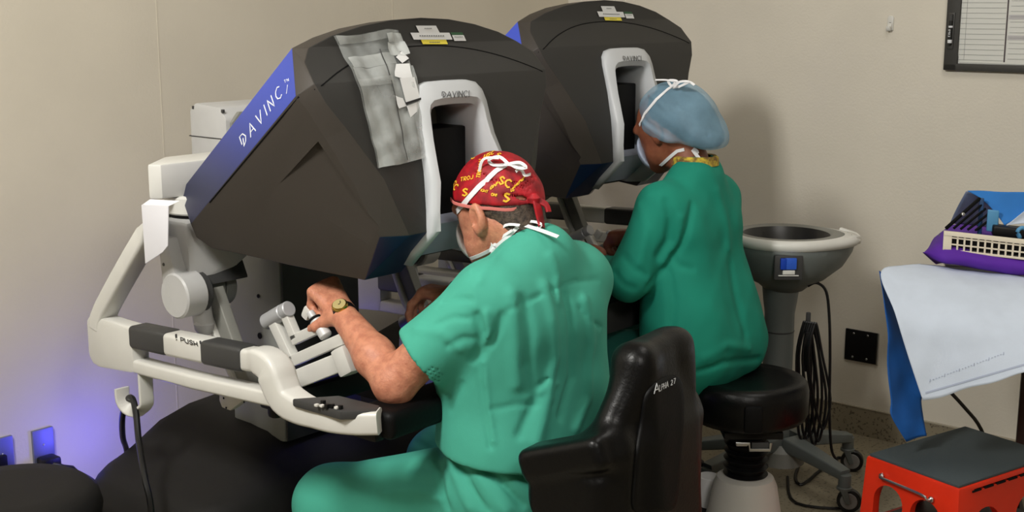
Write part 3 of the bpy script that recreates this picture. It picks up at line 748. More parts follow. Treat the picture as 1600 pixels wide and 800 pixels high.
# ---- black cable on the hook
p0 = [(-.40, .64, .0), (-.40, .66, .25), (-.405, .645, .50), (-.408, .618, .566), (-.412, .60, .575), (-.418, .585, .55), (-.43, .57, .45), (-.44, .545, .33), (-.475, .47, .22), (-.50, .42, .08), (-.50, .36, .008), (-.50, .20, .008)]
pts = [LV(199, 716, .90), LV(192, 684, .82), LV(191, 655, .72), LU(195, 635, -.405), LU(201, 622, -.409), LU(208, 625, -.415), LU(213, 650, -.425), LU(217, 690, -.45), LU(226, 745, -.49), LU(236, 795, -.50)]
e_ = pts[-1]; s_ = pts[0]
pts = [(s_.x-.02, s_.y+.20, .012), (s_.x-.01, s_.y+.08, .012), (s_.x, s_.y+.03, s_.z*.5)]+[tuple(p) for p in pts]+[(e_.x-.005, e_.y-.01, e_.z-.15), (e_.x-.01, e_.y-.05, .012), (e_.x-.02, e_.y-.25, .012)]
g = G().tube([WM @ Vector(p) for p in pts], .0075, n=10, smooth=5)
setp(g.obj('power_cable', RUB), 'thick black cable looped over the white hook under the side handle of the nearer console', 'cable')
wl = on_left(150, 668); point('blue_lamp', (wl.x+.13, wl.y-.15, wl.z-.02), 2.0, (.13, .11, 1), .05)
wl = on_left(66, 690); point('blue_lamp', (wl.x+.10, wl.y-.16, wl.z+.05), .28, (.01, .03, 1), .03)
point('blue_lamp', tuple(WM @ Vector((.12, .34, .50))), .04, (.10, .10, 1))
G().box((.02, .395, .56), (.30, .02, .05), .005).obj('light_bar', GLOWB, con)
# ================================================================== SEATED MAN (built in console coordinates, rooted at his seat)
def shift_root(name, label, cat, M, off):
    r = thing(name, label, cat, tuple(M @ Vector((off[0], off[1], 0))), 0); r.rotation_euler = M.to_euler(); return r
man = shift_root('person', 'seated person in short-sleeved scrubs and red patterned cap, leaning into the nearer console', 'person', WM, (0, -.28))
def MP(o): o.location = (0, .28, 0); return o
T_ = 18; ft, st_ = math.cos(math.radians(T_)), math.sin(math.radians(T_))
def HR(t): return np.array(Matrix.Rotation(math.radians(-t), 3, 'X'))
H = V(0, -.16, 1.085)
def hd(a, b_, x=0): return tuple(H+V(x, a*ft+b_*st_, -a*st_+b_*ft))   # a forward, b up
def head_parts(hd, R_, sc=1.0):
    S = lambda *r: tuple(x*sc for x in r)
    base_ = U([el(hd(-.004, .004), S(.076, .099, .090), R_), el(hd(.030, -.045), S(.060, .072, .078), R_),
             rc(hd(.045, -.085, -.022), hd(.075, -.103, 0), .033, .024), rc(hd(.045, -.085, .022), hd(.075, -.103, 0), .033, .024),
             rc(hd(-.02, -.06, -.045), hd(.05, -.085, -.028), .022, .022), rc(hd(-.02, -.06, .045), hd(.05, -.085, .028), .022, .022),
             (rc(hd(.094, -.012), hd(.114, -.046), .008, .0125), .016), (rc(hd(.102, -.05, -.010), hd(.102, -.05, .010), .009, .009), .012),
             (rc(hd(.088, .006, -.035), hd(.088, .006, .035), .011, .011), .02), (rc(hd(.09, -.074, -.014), hd(.09, -.074, .014), .0085, .0085), .008), (rc(hd(.09, -.088, -.012), hd(.09, -.088, .012), .009, .009), .008)], .03)
    d = sub(sub(base_, el(hd(.098, -.016, -.032), S(.017, .013, .011), R_), .01), el(hd(.098, -.016, .032), S(.017, .013, .011), R_), .01)
    return d
def ear(hd, s, R_, a0=-.004, b0=-.035):
    e1 = el(hd(a0-.003, b0+.006, s*.083), (.0105, .021, .033), R_); e2 = rc(hd(a0+.007, b0-.026, s*.077), hd(a0+.005, b0-.014, s*.079), .0085, .0095)
    o_ = U([e1, (e2, .01)], .01)
    o_ = sub(o_, el(hd(a0+.002, b0+.008, s*.093), (.010, .0135, .0215), R_), .003)
    return sub(o_, el(hd(a0+.008, b0-.002, s*.090), (.010, .006, .009), R_), .004)
def finger(pts, rs):
    return U([rc(a, b_, ra, rb_) for a, b_, ra, rb_ in zip(pts[:-1], pts[1:], rs[:-1], rs[1:])], .006)
def hand(wr, kn, side, out, dn, curl=1.0, spread=.0175, th=None, palm_r=.014):
    """wr wrist, kn middle-knuckle point, side = across the knuckles toward the thumb, out = finger direction, dn = palm-ward"""
    wr = V(*wr); kn = V(*kn); side = V(*side)/np.linalg.norm(side); out = V(*out)/np.linalg.norm(out); dn = V(*dn)/np.linalg.norm(dn)
    fsd = []
    for i, (o_, L, r) in enumerate(((1.5, .92, .0092), (.5, 1.0, .0095), (-.5, .95, .0092), (-1.5, .78, .0083))):
        b0 = kn+side*spread*o_-out*(.004*abs(o_)); w0 = wr+side*.012*o_*.8
        fsd.append((rc(w0, b0, .015, .0128), .016)); pts_ = [b0]; a_ = .25+.75*curl
        for ln, da in ((.040, 1.05), (.026, .85), (.019, 0)):
            pts_.append(pts_[-1]+(out*math.cos(a_)+dn*math.sin(a_))*ln*L); a_ += da*curl
        fsd.append((finger(pts_, [.0112, r, r*.93, r*.84]), .004))
    t0 = wr+side*.022+out*.018+dn*.006; t1 = t0+side*.020+out*.024+dn*.014; t2 = t1+out*.026+dn*.012-side*.004; t3 = t2+out*.016+dn*.010-side*.012
    fsd.append((finger([t0, t1], [.016, .0125]), .014)); fsd.append((finger([t1, t2, t3], [.0118, .0105, .009]), .006))
    return fsd
R1 = HR(T_)
E1 = (-.277, -.115, .735); W1 = (-.222, .096, .838)
E2 = (.275, -.07, .735); W2 = (.195, .155, .795)
arms = [rc((-.185, -.250, .895), (-.272, -.120, .742), .050, .045), (rc(E1, (-.262, -.045, .775), .041, .0415), .02), (rc((-.262, -.045, .775), W1, .0415, .0285), .02), (rc((-.283, -.122, .722), (-.277, -.112, .726), .026, .026), .03),
        rc((.185, -.255, .90), E2, .052, .041), (rc(E2, (.245, .03, .765), .040, .043), .03), (rc((.245, .03, .765), W2, .042, .0265), .03)]
handL = hand(W1, (-.205, .178, .884), (-1, .15, -.25), (.10, .85, .0), (.05, -.15, -1), 1.15, .0195)
handR = hand(W2, (.170, .225, .800), (-1, -.3, 0), (-.55, .85, -.25), (-.05, -.1, -1), .55)
neck_ = [rc(hd(-.035, -.06), (0, -.28, .93), .056, .064), (rc((-.02, -.23, .98), (-.03, -.25, .95), .03, .03), .03)]
torso = [rc((-.14, -.262, .905), (.14, -.262, .905), .052, .052), rc((-.08, -.25, .82), (.08, -.25, .82), .095, .095), rc((-.06, -.24, .64), (.06, -.24, .64), .10, .10), rc((-.08, -.26, .48), (.08, -.26, .48), .095, .095),
         rc((-.09, -.26, .46), (-.165, .20, .345), .075, .055), rc((.09, -.26, .46), (.125, .12, .395), .075, .055), rc((-.165, .20, .345), (-.16, .12, .08), .048, .034), rc((.125, .12, .395), (.14, .16, .10), .048, .034)]
skin = U([head_parts(hd, R1), (ear(hd, -1, R1), .006), (ear(hd, 1, R1), .006)]+[(n_, .03) if not isinstance(n_, tuple) else n_ for n_ in neck_]+[(t_, .04) for t_ in torso]+[(a_ if isinstance(a_, tuple) else (a_, .02)) for a_ in arms]+handL+handR, .02)
# neck wrinkles
skin = folds(skin, [([hd(-.06, -.055, -.05), hd(-.03, -.10, -.055)], .004, -.0012), ([hd(-.045, -.05, -.055), hd(-.015, -.10, -.055)], .004, -.0012), ([(-.30, -.10, .76), (-.30, -.07, .775)], .006, -.002)], nz=.0007, nf=70)
MP(body('body', skin, (-.36, -.42, .02), (.36, .32, 1.22), .0042, SKIN, man))
# eyes
for s in (-1, 1): MP(G().lathe([(0, -.0115), (.008, -.008), (.0115, 0), (.008, .008), (0, .0115)], n=16, c=hd(.082, -.016, s*.032)).obj('eye', mat('eye_white', (225, 222, 218), .2), man))
# ---- shirt
shirt = [rc((-.14, -.262, .912), (.112, -.262, .912), .066, .066), rc((-.10, -.270, .855), (.075, -.270, .855), .098, .098), rc((-.09, -.235, .79), (.080, -.235, .79), .122, .122),
         rc((-.085, -.235, .70), (.085, -.235, .70), .124, .124), rc((-.075, -.24, .62), (.075, -.24, .62), .132, .132), rc((-.09, -.25, .54), (.09, -.25, .54), .138, .138), (rc((-.01, -.262, .955), (.01, -.262, .955), .07, .07), .05), (rc((-.01, -.278, .985), (.01, -.278, .985), .050, .050), .05), (rc((-.03, -.270, .975), (-.13, -.262, .925), .045, .055), .05), (rc((.03, -.270, .975), (.12, -.262, .925), .045, .055), .05)]
slL = rc((-.16, -.262, .902), (-.29, -.115, .735), .074, .071); slR = rc((.16, -.262, .902), (.285, -.06, .735), .074, .071)
ax1 = V(-.13, .147, -.167); ax1 = ax1/np.linalg.norm(ax1); ax2 = V(.125, .20, -.167); ax2 = ax2/np.linalg.norm(ax2)
c1 = V(-.252, -.165, .787); c2 = V(.245, -.13, .79)
slL = sub(cut(slL, half(c1, ax1+V(0, 0, .12)), .006), rc(c1-ax1*.02, c1+ax1*.1, .058, .066), .004)
slR = sub(cut(slR, half(c2, ax2), .006), rc(c2-ax2*.02, c2+ax2*.1, .058, .066), .004)
S0 = U(shirt, .06)
S0 = cut(S0, half((0, -.33, .566), (0, .10, -1)), .008)
S0 = sub(S0, rc((0, -.17, 1.06), (0, -.252, .975), .062, .058), .006)
S1 = U([S0, (slL, .035), (slR, .035)], .035)
tmp = body('tmp', S1, (-.4, -.44, .5), (.4, 0, 1.06), .012, SCRUB, None)
tmp.matrix_world = WM
hs = Hit([tmp], None); hs.M = WM; hs.I = WI
_t = [WM @ v.co for v in tmp.data.vertices]; hs.t = BVHTree.FromPolygons(_t, [list(p.vertices) for p in tmp.data.polygons])
def onb(h_, pts):
    o_ = []
    for p in pts:
        r = h_(p[0], p[1], 0)
        if r: o_.append(tuple(r[0]))
    return o_
FL = [([(746, 494), (753, 520), (751, 545), (741, 562)], .010, -.012), ([(786, 494), (778, 518), (764, 540), (748, 556)], .009, -.010), ([(760, 490), (764, 520), (757, 545)], .010, .007),
      ([(690, 471), (712, 467), (738, 468)], .006, -.004), ([(684, 505), (710, 496), (736, 498)], .006, -.004), ([(700, 540), (725, 528), (740, 530)], .008, -.004), ([(650, 515), (690, 520), (720, 545)], .010, .004),
      ([(736, 420), (742, 450), (746, 494)], .006, .003), ([(746, 565), (750, 600), (757, 650), (765, 700)], .005, -.005), ([(757, 565), (762, 620), (772, 690)], .006, .003),
      ([(818, 470), (828, 520), (824, 570)], .014, -.006), ([(826, 570), (838, 620), (812, 680)], .010, -.007), ([(800, 460), (804, 520), (808, 600)], .016, .006),
      ([(850, 450), (862, 500), (866, 560), (856, 620), (838, 690)], .016, .009), ([(884, 460), (894, 520), (894, 590), (876, 650)], .012, -.008), ([(912, 470), (924, 540), (920, 620), (900, 670)], .014, .007),
      ([(795, 484), (830, 468), (860, 454)], .006, -.004), ([(862, 454), (900, 440), (936, 436)], .006, -.003), ([(770, 640), (810, 632), (860, 634)], .007, -.003),
      ([(722, 600), (712, 620), (704, 640)], .006, -.004), ([(830, 610), (846, 600), (858, 590)], .006, -.005), ([(842, 615), (856, 605), (870, 600)], .006, .004), ([(905, 480), (918, 500), (940, 512)], .006, -.003),
      ([(790, 380), (770, 405), (750, 440)], .008, .003), ([(860, 400), (870, 430), (872, 470)], .012, .005)]
bpy.data.objects.remove(tmp)
F1 = [(onb(hs, spline2), w_*.85, a_*1.45) for spline2, w_, a_ in FL]; F1 = [x for x in F1 if len(x[0]) > 1]
MP(body('scrub_shirt', folds(S1, F1, nz=.0022, nf=22, seed=3), (-.4, -.44, .5), (.4, .02, 1.06), .0048, SCRUB, man))
# chest pocket seam of the sleeve hem
# ---- trousers
TR = U([rc((-.08, -.255, .50), (.08, -.255, .50), .128, .128), rc((-.09, -.25, .475), (-.165, .205, .352), .118, .086), rc((.09, -.25, .475), (.125, .125, .395), .112, .080),
        rc((-.165, .205, .352), (-.155, .13, .13), .082, .072), rc((.125, .125, .395), (.14, .15, .13), .078, .07)], .05)
tmp = body('tmp', TR, (-.4, -.44, .1), (.4, .35, .66), .012, SCRUB, None); _t = [WM @ v.co for v in tmp.data.vertices]; hs.t = BVHTree.FromPolygons(_t, [list(p.vertices) for p in tmp.data.polygons]); bpy.data.objects.remove(tmp)
FT = [([(680, 716), (688, 745), (700, 795)], .008, -.008), ([(700, 712), (712, 745), (735, 795)], .009, .007), ([(712, 712), (728, 745), (760, 798)], .008, -.009), ([(730, 714), (752, 750), (790, 798)], .010, .008), ([(745, 716), (775, 745), (815, 790)], .008, -.008), ([(775, 725), (805, 750), (845, 792)], .010, .007), ([(640, 730), (690, 728), (740, 735)], .010, -.004), ([(600, 770), (650, 765), (690, 780)], .012, .004), ([(650, 690), (665, 700), (690, 712)], .010, -.004)]
F2 = [(onb(hs, p), w_*.9, a_*1.4) for p, w_, a_ in FT]; F2 = [x for x in F2 if len(x[0]) > 1]
TR = cut(TR, half((0, 0, .075), (0, 0, -1)))
MP(body('scrub_trousers', folds(TR, F2, nz=.0022, nf=20, seed=5), (-.4, -.44, .05), (.4, .36, .66), .0055, SCRUB, man))
for x, y in ((-.155, .17), (.14, .19)): MP(G().sweep([(x, y-.11, .03), (x, y-.05, .045), (x, y+.03, .045), (x, y+.10, .032), (x, y+.135, .022)], rsec(.042, .035, .02), scale=[.75, 1, 1, .9, .5]).obj('shoe', BLACK, man))
# ---- hair, cap
sk = lambda e: U([el(hd(-.004, .004), (.076+e, .099+e, .090+e), R1), el(hd(.030, -.045), (.060+e, .072+e, .078+e), R1), (rc(hd(-.035, -.05), (0, -.28, .93), .056+e, .062+e), .03)], .03)
hair = cut(cut(cut(sk(.004), half((0, 0, 1.10), (0, 0, 1))), half((0, -.21, 1.046), (0, .35, -1)), .006), half(hd(.035, -.03), (0, 1, -.2)), .006)
hair = sub(hair, el(hd(.002, -.04, -.085), (.03, .020, .038), R1), .006); hair = sub(hair, el(hd(.002, -.04, .085), (.03, .020, .038), R1), .006)
MP(body('hair', folds(hair, [], nz=.0012, nf=120), (-.1, -.3, .98), (.1, 0, 1.12), .0035, HAIRG, man))
cap = cut(el((0, -.163, 1.083), (.0865, .1085, .110), R1), half((0, -.163, 1.086), (0, -.02, -1)), .006)
cap = sub(cap, sk(.001), .003)
caps = folds(cap, [([(-.05, -.06, 1.15), (-.07, -.12, 1.15), (-.06, -.2, 1.15)], .006, -.002), ([(-.04, -.09, 1.175), (-.065, -.16, 1.16), (-.05, -.23, 1.14)], .006, .002), ([(-.02, -.27, 1.12), (-.05, -.24, 1.14), (-.07, -.19, 1.14)], .006, -.003), ([(-.02, -.27, 1.10), (-.06, -.23, 1.11)], .005, -.003)], nz=.0011, nf=50, seed=2)
capo = MP(body('surgical_cap', caps, (-.1, -.29, 1.05), (.1, -.03, 1.22), .0035, RED, man, 2))
class HitM(Hit):
    def __init__(s, objs, M, off):
        s.M = M; s.I = M.inverted(); vs = []; fs = []
        for o in objs:
            n = len(vs); vs += [M @ (v.co) for v in o.data.vertices]; fs += [[i+n for i in p.vertices] for p in o.data.polygons]
        s.t = BVHTree.FromPolygons(vs, fs)
hc = HitM([capo], WM, 0)
def sub_(o): o.parent = capo; return o   # sub-parts share the cap's coordinates
G().sweep(spline([hd(-.10, .005, 0), (-.045, -.25, 1.083), (-.078, -.20, 1.082), (-.087, -.16, 1.082), (-.08, -.11, 1.084), (-.05, -.07, 1.086)], 5), rsec(.0012, .0035, .0008)).obj('cap_band', mat('pale_red_band', (214, 120, 112), .7), capo)
gg = G()
for txt, x, y, ex, ey, h_, wd in (('SC', 726, 253, (.9, -.30), (.25, -.9), 10, .0032), ('USC', 701, 268, (.6, -.1), (.2, -1), 8, .0020), ('ON', 716, 261, (.6, -.2), (.3, -.8), 5, .0014), ('TROJ', 720, 284, (.95, -.2), (.1, -1), 6, .0018), ('TROJAN', 751, 279, (.12, -.85), (-1, -.2), 6, .0016),
    ('USC', 756, 248, (.8, -.35), (.3, -.8), 7, .0022), ('S', 776, 247, (.9, .1), (.2, -.8), 9, .0026), ('SC', 779, 287, (.8, .35), (.3, -1), 12, .0036), ('USC', 801, 295, (.75, -.65), (.45, -.75), 8, .0024), ('SC', 706, 289, (.3, .55), (.75, -.8), 9, .0030), ('S', 723, 306, (1, 0), (.1, -1), 11, .0036),
    ('ON!', 766, 297, (.75, -.5), (.2, -.8), 7, .0022), ('ON!', 768, 306, (.75, .1), (.1, -.8), 5.5, .0018), ('FIGHT', 748, 298, (.75, .2), (.2, -.8), 5, .0014), ('S', 786, 315, (1.05, 0), (.1, -1), 13, .0042), ('US', 798, 300, (.6, -.2), (.1, -1), 5, .0016)):
    write(txt, hc, x, y, ex, ey, h_, wd, 1.15, g=gg, lift=.0014)
setp(gg.obj('cap_print', YEL, capo), 'yellow lettering printed on the cap')
tail = G().lathe([(0, -.012), (.012, -.006), (.014, .004), (.006, .013), (0, .014)], c=(-.015, -.272, 1.10))
tail.sweep(spline([(-.015, -.276, 1.10), (-.018, -.285, 1.085), (-.015, -.29, 1.06), (-.02, -.297, 1.045)], 3), rsec(.010, .003, .002), up=(0, -1, 0), scale=None)
tail.sweep(spline([(-.012, -.275, 1.10), (-.0, -.292, 1.09), (.0, -.30, 1.075)], 3), rsec(.007, .003, .002), up=(0, -1, 0))
tail.obj('cap_tie', RED, capo)
MP(G().lathe([(0, .0), (.05, .0), (.062, .01), (.058, .02), (.05, .022)], n=36, c=(0, -.282, .957)).obj('collar', mat('dark_red_undershirt', (86, 26, 34), .8), man))
# ---- mask with ties
mk = cut(cut(U([el(hd(.034, -.052), (.066, .080, .072), R1), el(hd(.085, -.068), (.038, .034, .045), R1)], .03), half((0, -.085, 1.0), (0, -1, .55)), .004), half((0, 0, 1.045), (0, -.2, 1)), .004)
mko = MP(body('face_mask', folds(mk, [], nz=.0008, nf=60), (-.09, -.14, .92), (.09, .03, 1.07), .004, MASK, man))
hh_ = HitM([capo]+[o for o in man.children if o.name.startswith(('body', 'hair', 'face_mask', 'scrub_shirt'))], WM, 0)
def tie(pxs, w_=.009, lift=.002, name='mask_tie', n=5, par=None):
    P = []; N = []
    for a, b_ in zip(pxs[:-1], pxs[1:]):
        for k in range(n):
            q = k/n; r = hh_(a[0]*(1-q)+b_[0]*q, a[1]*(1-q)+b_[1]*q, lift)
            if r: P.append(r[0]); N.append(r[1])
    return G().ribbon(P, w_, .0012, ups=N)
def bow(pts, u_, w_=.007, nrm=(-.6, -.6, .5)):
    P = spline([LU(x, y, u_+(du[0] if du else 0)) for x, y, *du in pts], 4); return G().ribbon(P, w_, .0012, up=nrm)
def addg(*gs):
    o = G()
    for q in gs: o.add(q.v, q.f)
    return o
tw = addg(tie([(703, 344), (722, 322), (748, 293), (775, 268), (794, 256)], .0115), bow([(794, 256), (780, 245), (764, 250), (772, 258), (796, 257), (808, 262), (822, 262), (812, 254), (796, 256)], -.052),
          bow([(780, 247), (760, 247), (752, 254), (749, 268)], -.066, .006), bow([(798, 257), (815, 258), (806, 268)], -.045, .006), bow([(800, 258), (815, 266), (820, 274), (829, 272)], -.035, .006))
tw.obj('mask_tie', MASK, mko)
lo = addg(tie([(727, 407), (750, 398), (775, 386), (798, 366), (812, 352)], .008), bow([(812, 352), (828, 346), (845, 350), (838, 357), (820, 352)], -.025, .006), bow([(820, 352), (845, 360), (872, 370)], -.035, .009, (-.5, -.5, .7)),
          bow([(812, 352), (790, 352), (772, 370), (770, 384), (782, 372), (800, 360)], -.062, .006), bow([(770, 382), (766, 392), (772, 388), (768, 398)], -.07, .006))
lo.obj('mask_tie', MASK, mko)
# ---- wrist watch
wv = (Vector(W1)-Vector((-.255, -.02, .787))).normalized(); wc = Vector(W1)-wv*.006
toc = (WI @ CAM-wc); toc.normalize(); nrm = (toc*.75+Vector((-.1, .25, .75))); nrm = (nrm-wv*nrm.dot(wv)).normalized(); s2_ = wv.cross(nrm)
ring = [wc+nrm*math.cos(t)*.0295+s2_*math.sin(t)*.0295 for t in np.linspace(0, 2*PI, 33)[:-1]]
wst = MP(G().sweep(ring, rsec(.0018, .0085, .0012), up=tuple(wv), closed=True).obj('wrist_watch', BLACK, man))
dc = wc+nrm*.0295
G().cyl(dc-nrm*.003, dc+nrm*.006, .0182, .0172, n=32).obj('watch_case', GOLD, wst)
G().cyl(dc+nrm*.0055, dc+nrm*.0066, .0145, n=28, bev=.0003).obj('watch_dial', DIAL, wst)
G().box(dc+nrm*.0072+s2_*.003, (.0012, .0012, .009), 0).box(dc+nrm*.0072-wv*.002, (.006, .0012, .0012), 0).obj('watch_hand', INK, wst)
G().cyl(dc+wv*.0155+nrm*.001, dc+wv*.019+nrm*.001, .0022, n=10).obj('watch_crown', GOLD, wst)

# ================================================================== PERSON AT THE SECOND CONSOLE
def LU2(px, py, u): o = WI2 @ CAM; d = WI2.to_3x3() @ ray(px, py); return o+d*((u-o.x)/d.x)
wom = shift_root('person', 'seated person in long-sleeved deep green gown and light blue bouffant cap at the far console', 'person', WM2, (0, -.36))
def WP(o): o.location = (0, .36, 0); return o
T2 = 26; f2, s2 = math.cos(math.radians(T2)), math.sin(math.radians(T2)); H2 = V(0, -.165, 1.178); RW = HR(T2)
def hd2(a, b_, x=0): return tuple(H2+V(x, a*f2*.96+b_*s2*.96, -a*s2*.96+b_*f2*.96))
eb = LU2(982, 436, -.245); cf = LU2(938, 420, -.12); hn = LU2(925, 395, -.08)
EB = tuple(eb); CF = tuple(cf); HN = tuple(hn)
sk2 = U([head_parts(hd2, RW, .95), (ear(hd2, -1, RW), .006), (ear(hd2, 1, RW), .006), (rc(hd2(-.03, -.06), (0, -.27, 1.0), .05, .056), .03),
         rc((-.13, -.255, .95), (.13, -.255, .95), .045, .045), (rc((-.07, -.27, .85), (.07, -.27, .85), .075, .075), .05), (rc((-.06, -.32, .62), (.06, -.32, .62), .08, .08), .05),
         rc((-.17, -.25, .95), EB, .04, .035), rc(EB, CF, .035, .028), (rc(CF, HN, .026, .024), .02), rc((.17, -.25, .95), (.25, -.16, .75), .04, .035), rc((.25, -.16, .75), (.17, .05, .80), .035, .026),
         (rc((-.08, -.34, .52), (-.13, .06, .47), .07, .05), .03), (rc((.08, -.34, .52), (.13, .04, .47), .07, .05), .03), rc((-.13, .06, .47), (-.12, .05, .1), .045, .035), rc((.13, .04, .47), (.11, -.12, .1), .045, .035)]
        + hand(tuple(V(*HN)-V(0, .02, 0)), tuple(V(*HN)+V(.02, .045, .0)), (-1, .2, .2), (.4, .9, -.1), (0, 0, -1)) + hand((.17, .06, .80), (.15, .12, .80), (-1, 0, 0), (0, 1, 0), (0, 0, -1)), .02)
WP(body('body', sk2, (-.36, -.5, .04), (.36, .28, 1.32), .0052, SKIN2, wom))
for s in (-1, 1): WP(G().lathe([(0, -.011), (.008, -.008), (.011, 0), (.008, .008), (0, .011)], n=16, c=hd2(.078, -.016, s*.031)).obj('eye', MATS['eye_white'], wom))
gw = [rc((-.14, -.255, .965), (.11, -.255, .965), .06, .06), rc((-.09, -.268, .90), (.065, -.268, .90), .092, .092), rc((-.085, -.265, .80), (.065, -.265, .80), .102, .102), rc((-.085, -.285, .71), (.065, -.285, .71), .110, .110),
      rc((-.095, -.305, .62), (.075, -.305, .62), .120, .120), rc((-.10, -.318, .54), (.08, -.318, .54), .124, .124), (rc((-.01, -.262, 1.01), (.01, -.262, 1.01), .066, .066), .06), (rc((-.015, -.27, 1.04), (.015, -.27, 1.04), .05, .05), .05)]
GW = U(gw, .06)
GW = cut(GW, half((0, -.36, .478), (.25, .18, -1)), .01)
GW = sub(GW, rc((0, -.18, 1.14), (0, -.258, 1.05), .062, .056), .006)
armL = U([rc((-.155, -.255, .955), EB, .064, .056), rc(EB, tuple(V(*EB)*.2+V(*CF)*.8), .054, .046)], .03); armL = cut(armL, half(CF, V(*CF)-V(*EB)), .006)
armR = U([rc((.125, -.255, .955), (.255, -.16, .745), .064, .055), rc((.255, -.16, .745), (.19, 0, .785), .054, .044)], .03)
lap = U([rc((-.09, -.33, .52), (-.135, .08, .478), .10, .078), rc((.09, -.33, .52), (.135, .06, .478), .10, .078), rc((-.135, .08, .478), (-.125, .06, .16), .074, .062), rc((.135, .06, .478), (.112, -.10, .16), .074, .06)], .04)
GA = U([GW, (armL, .03), (armR, .03)], .03)
tmp = body('tmp', GA, (-.42, -.52, .4), (.42, .25, 1.12), .012, GOWN, None); _t = [WM2 @ v.co for v in tmp.data.vertices]
h2 = Hit([tmp], None); h2.M = WM2; h2.I = WI2; h2.t = BVHTree.FromPolygons(_t, [list(p.vertices) for p in tmp.data.polygons]); bpy.data.objects.remove(tmp)
FW = [([(1042, 315), (1048, 340), (1044, 375), (1028, 400)], .012, -.008), ([(1082, 320), (1075, 350), (1066, 380), (1040, 420), (1012, 448)], .009, -.010), ([(1064, 340), (1056, 380), (1036, 410)], .012, .006), ([(1000, 320), (1010, 360), (1000, 410)], .012, .005),
      ([(1050, 400), (1060, 415), (1080, 420)], .010, -.006), ([(1046, 425), (1052, 470), (1048, 540)], .010, -.006), ([(1100, 560), (1135, 540), (1170, 545)], .012, .006), ([(1090, 580), (1130, 566), (1185, 560)], .009, -.007), ([(1140, 400), (1150, 460), (1165, 520)], .016, -.005), ([(960, 425), (975, 445), (990, 450)], .010, -.005), ([(1010, 430), (990, 420), (975, 400)], .01, -.005), ([(1120, 300), (1135, 350), (1140, 400)], .018, .005)]
F3 = [(onb(h2, p), w_*.9, a_*1.4) for p, w_, a_ in FW]; F3 = [x for x in F3 if len(x[0]) > 1]
WP(body('surgical_gown', folds(GA, F3, nz=.0026, nf=20, seed=8), (-.42, -.52, .42), (.42, .25, 1.12), .0058, GOWN, wom))
WP(body('scrub_trousers', cut(folds(lap, [], nz=.0025, nf=22), half((0, 0, .11), (0, 0, -1))), (-.3, -.5, .08), (.3, .2, .66), .0075, mat('dark_teal_cloth', (10, 92, 80), .85), wom))
sp_ = WI2 @ atZ(1066, 792, .04)
for i, (x, y) in enumerate(((-.12, .06), (sp_.x, sp_.y))):
    sh = WP(G().sweep([(x, y-.13, .03), (x, y-.07, .045), (x, y+.01, .048), (x, y+.08, .034), (x, y+.115, .022)], rsec(.043, .037, .02), scale=[.7, 1, 1, .9, .5]).obj('shoe', BLACK, wom))
    gg = G()
    for k in range(5): gg.tube([(x-.045, y-.02+.02*k, .03), (x-.035, y-.005+.02*k, .06), (x+.01, y+.005+.02*k, .075-.006*k)], .0028, n=6)
    for k in range(3): gg.tube([(x-.046, y-.03, .035+.012*k), (x-.044, y+.06, .03+.01*k)], .0028, n=6)
    gg.obj('shoe_pattern', mat('orange_print', (206, 84, 40), .6), sh)
    G().cyl((x-.045, y-.09, .055), (x-.048, y-.09, .055), .006).obj('shoe_rivet', WINK, sh)
    WP(G().cyl((x, y-.085, .07), (x, y-.09, .16), .032).obj('sock', MASK, wom))
# dark hair and bouffant
bf = U([el((0, -.198, 1.205), (.092, .110, .083), HR(-4)), (el((-.0, -.278, 1.158), (.086, .082, .050), HR(-34)), .06), (rc((-.075, -.155, 1.165), (-.075, -.22, 1.13), .014, .014), .04)], .04)
bfo = cut(bf, half((0, -.2, 1.128), (0, .12, -1)), .008); bfi = U([el((0, -.198, 1.205), (.088, .106, .079), HR(-4)), (el((-.0, -.278, 1.158), (.082, .078, .046), HR(-34)), .06)], .04)
bfo = sub(bfo, el(hd2(.045, -.075), (.10, .085, .06)), .006)
bfo = folds(bfo, [([(-.06, -.12, 1.27), (-.085, -.2, 1.23), (-.07, -.29, 1.16)], .006, .004), ([(-.05, -.15, 1.285), (-.075, -.26, 1.22), (-.05, -.33, 1.15)], .006, -.004), ([(-.09, -.14, 1.19), (-.10, -.2, 1.16), (-.09, -.27, 1.13)], .006, -.005), ([(-.08, -.11, 1.22), (-.095, -.16, 1.17), (-.09, -.22, 1.14)], .006, .005), ([(-.04, -.3, 1.21), (-.07, -.28, 1.2)], .005, -.004)], nz=.0028, nf=42, seed=4)
bfo_ = WP(body('bouffant_cap', bfo, (-.12, -.38, 1.05), (.12, -.04, 1.32), .0032, BOUF, wom))
setp(bfo_, 'translucent light blue cap')
hr2 = cut(cut(lambda P: bfi(P)+.009, half((0, -.1, 1.160), (0, .25, -1)), .01), half(hd2(.07, 0), (0, 1, 0)), .01)
WP(body('hair', folds(hr2, [], nz=.002, nf=60), (-.1, -.36, 1.08), (.1, -.05, 1.30), .005, HAIRD, wom))
mk2 = cut(cut(U([el(hd2(.034, -.052), (.066, .080, .072), RW), el(hd2(.085, -.068), (.038, .034, .045), RW)], .03), half(tuple(H2+V(0, .062, -.08)), (0, -1, .6)), .004), half(tuple(H2+V(0, .05, -.045)), (0, -.2, 1)), .004)
mo2 = WP(body('face_mask', mk2, (-.1, -.16, 1.0), (.1, .05, 1.2), .0045, mat('pale_blue_mask', (196, 208, 232), .8), wom))
hh_ = HitM([bfo_]+[o for o in wom.children if o.name.startswith(('body', 'hair', 'face_mask', 'surgical_gown'))], WM2, 0)
def bow2(pts, u_, w_=.007, nrm=(-.6, -.6, .5)): return G().ribbon(spline([LU2(x, y, u_) for x, y in pts], 4), w_, .0012, up=nrm)
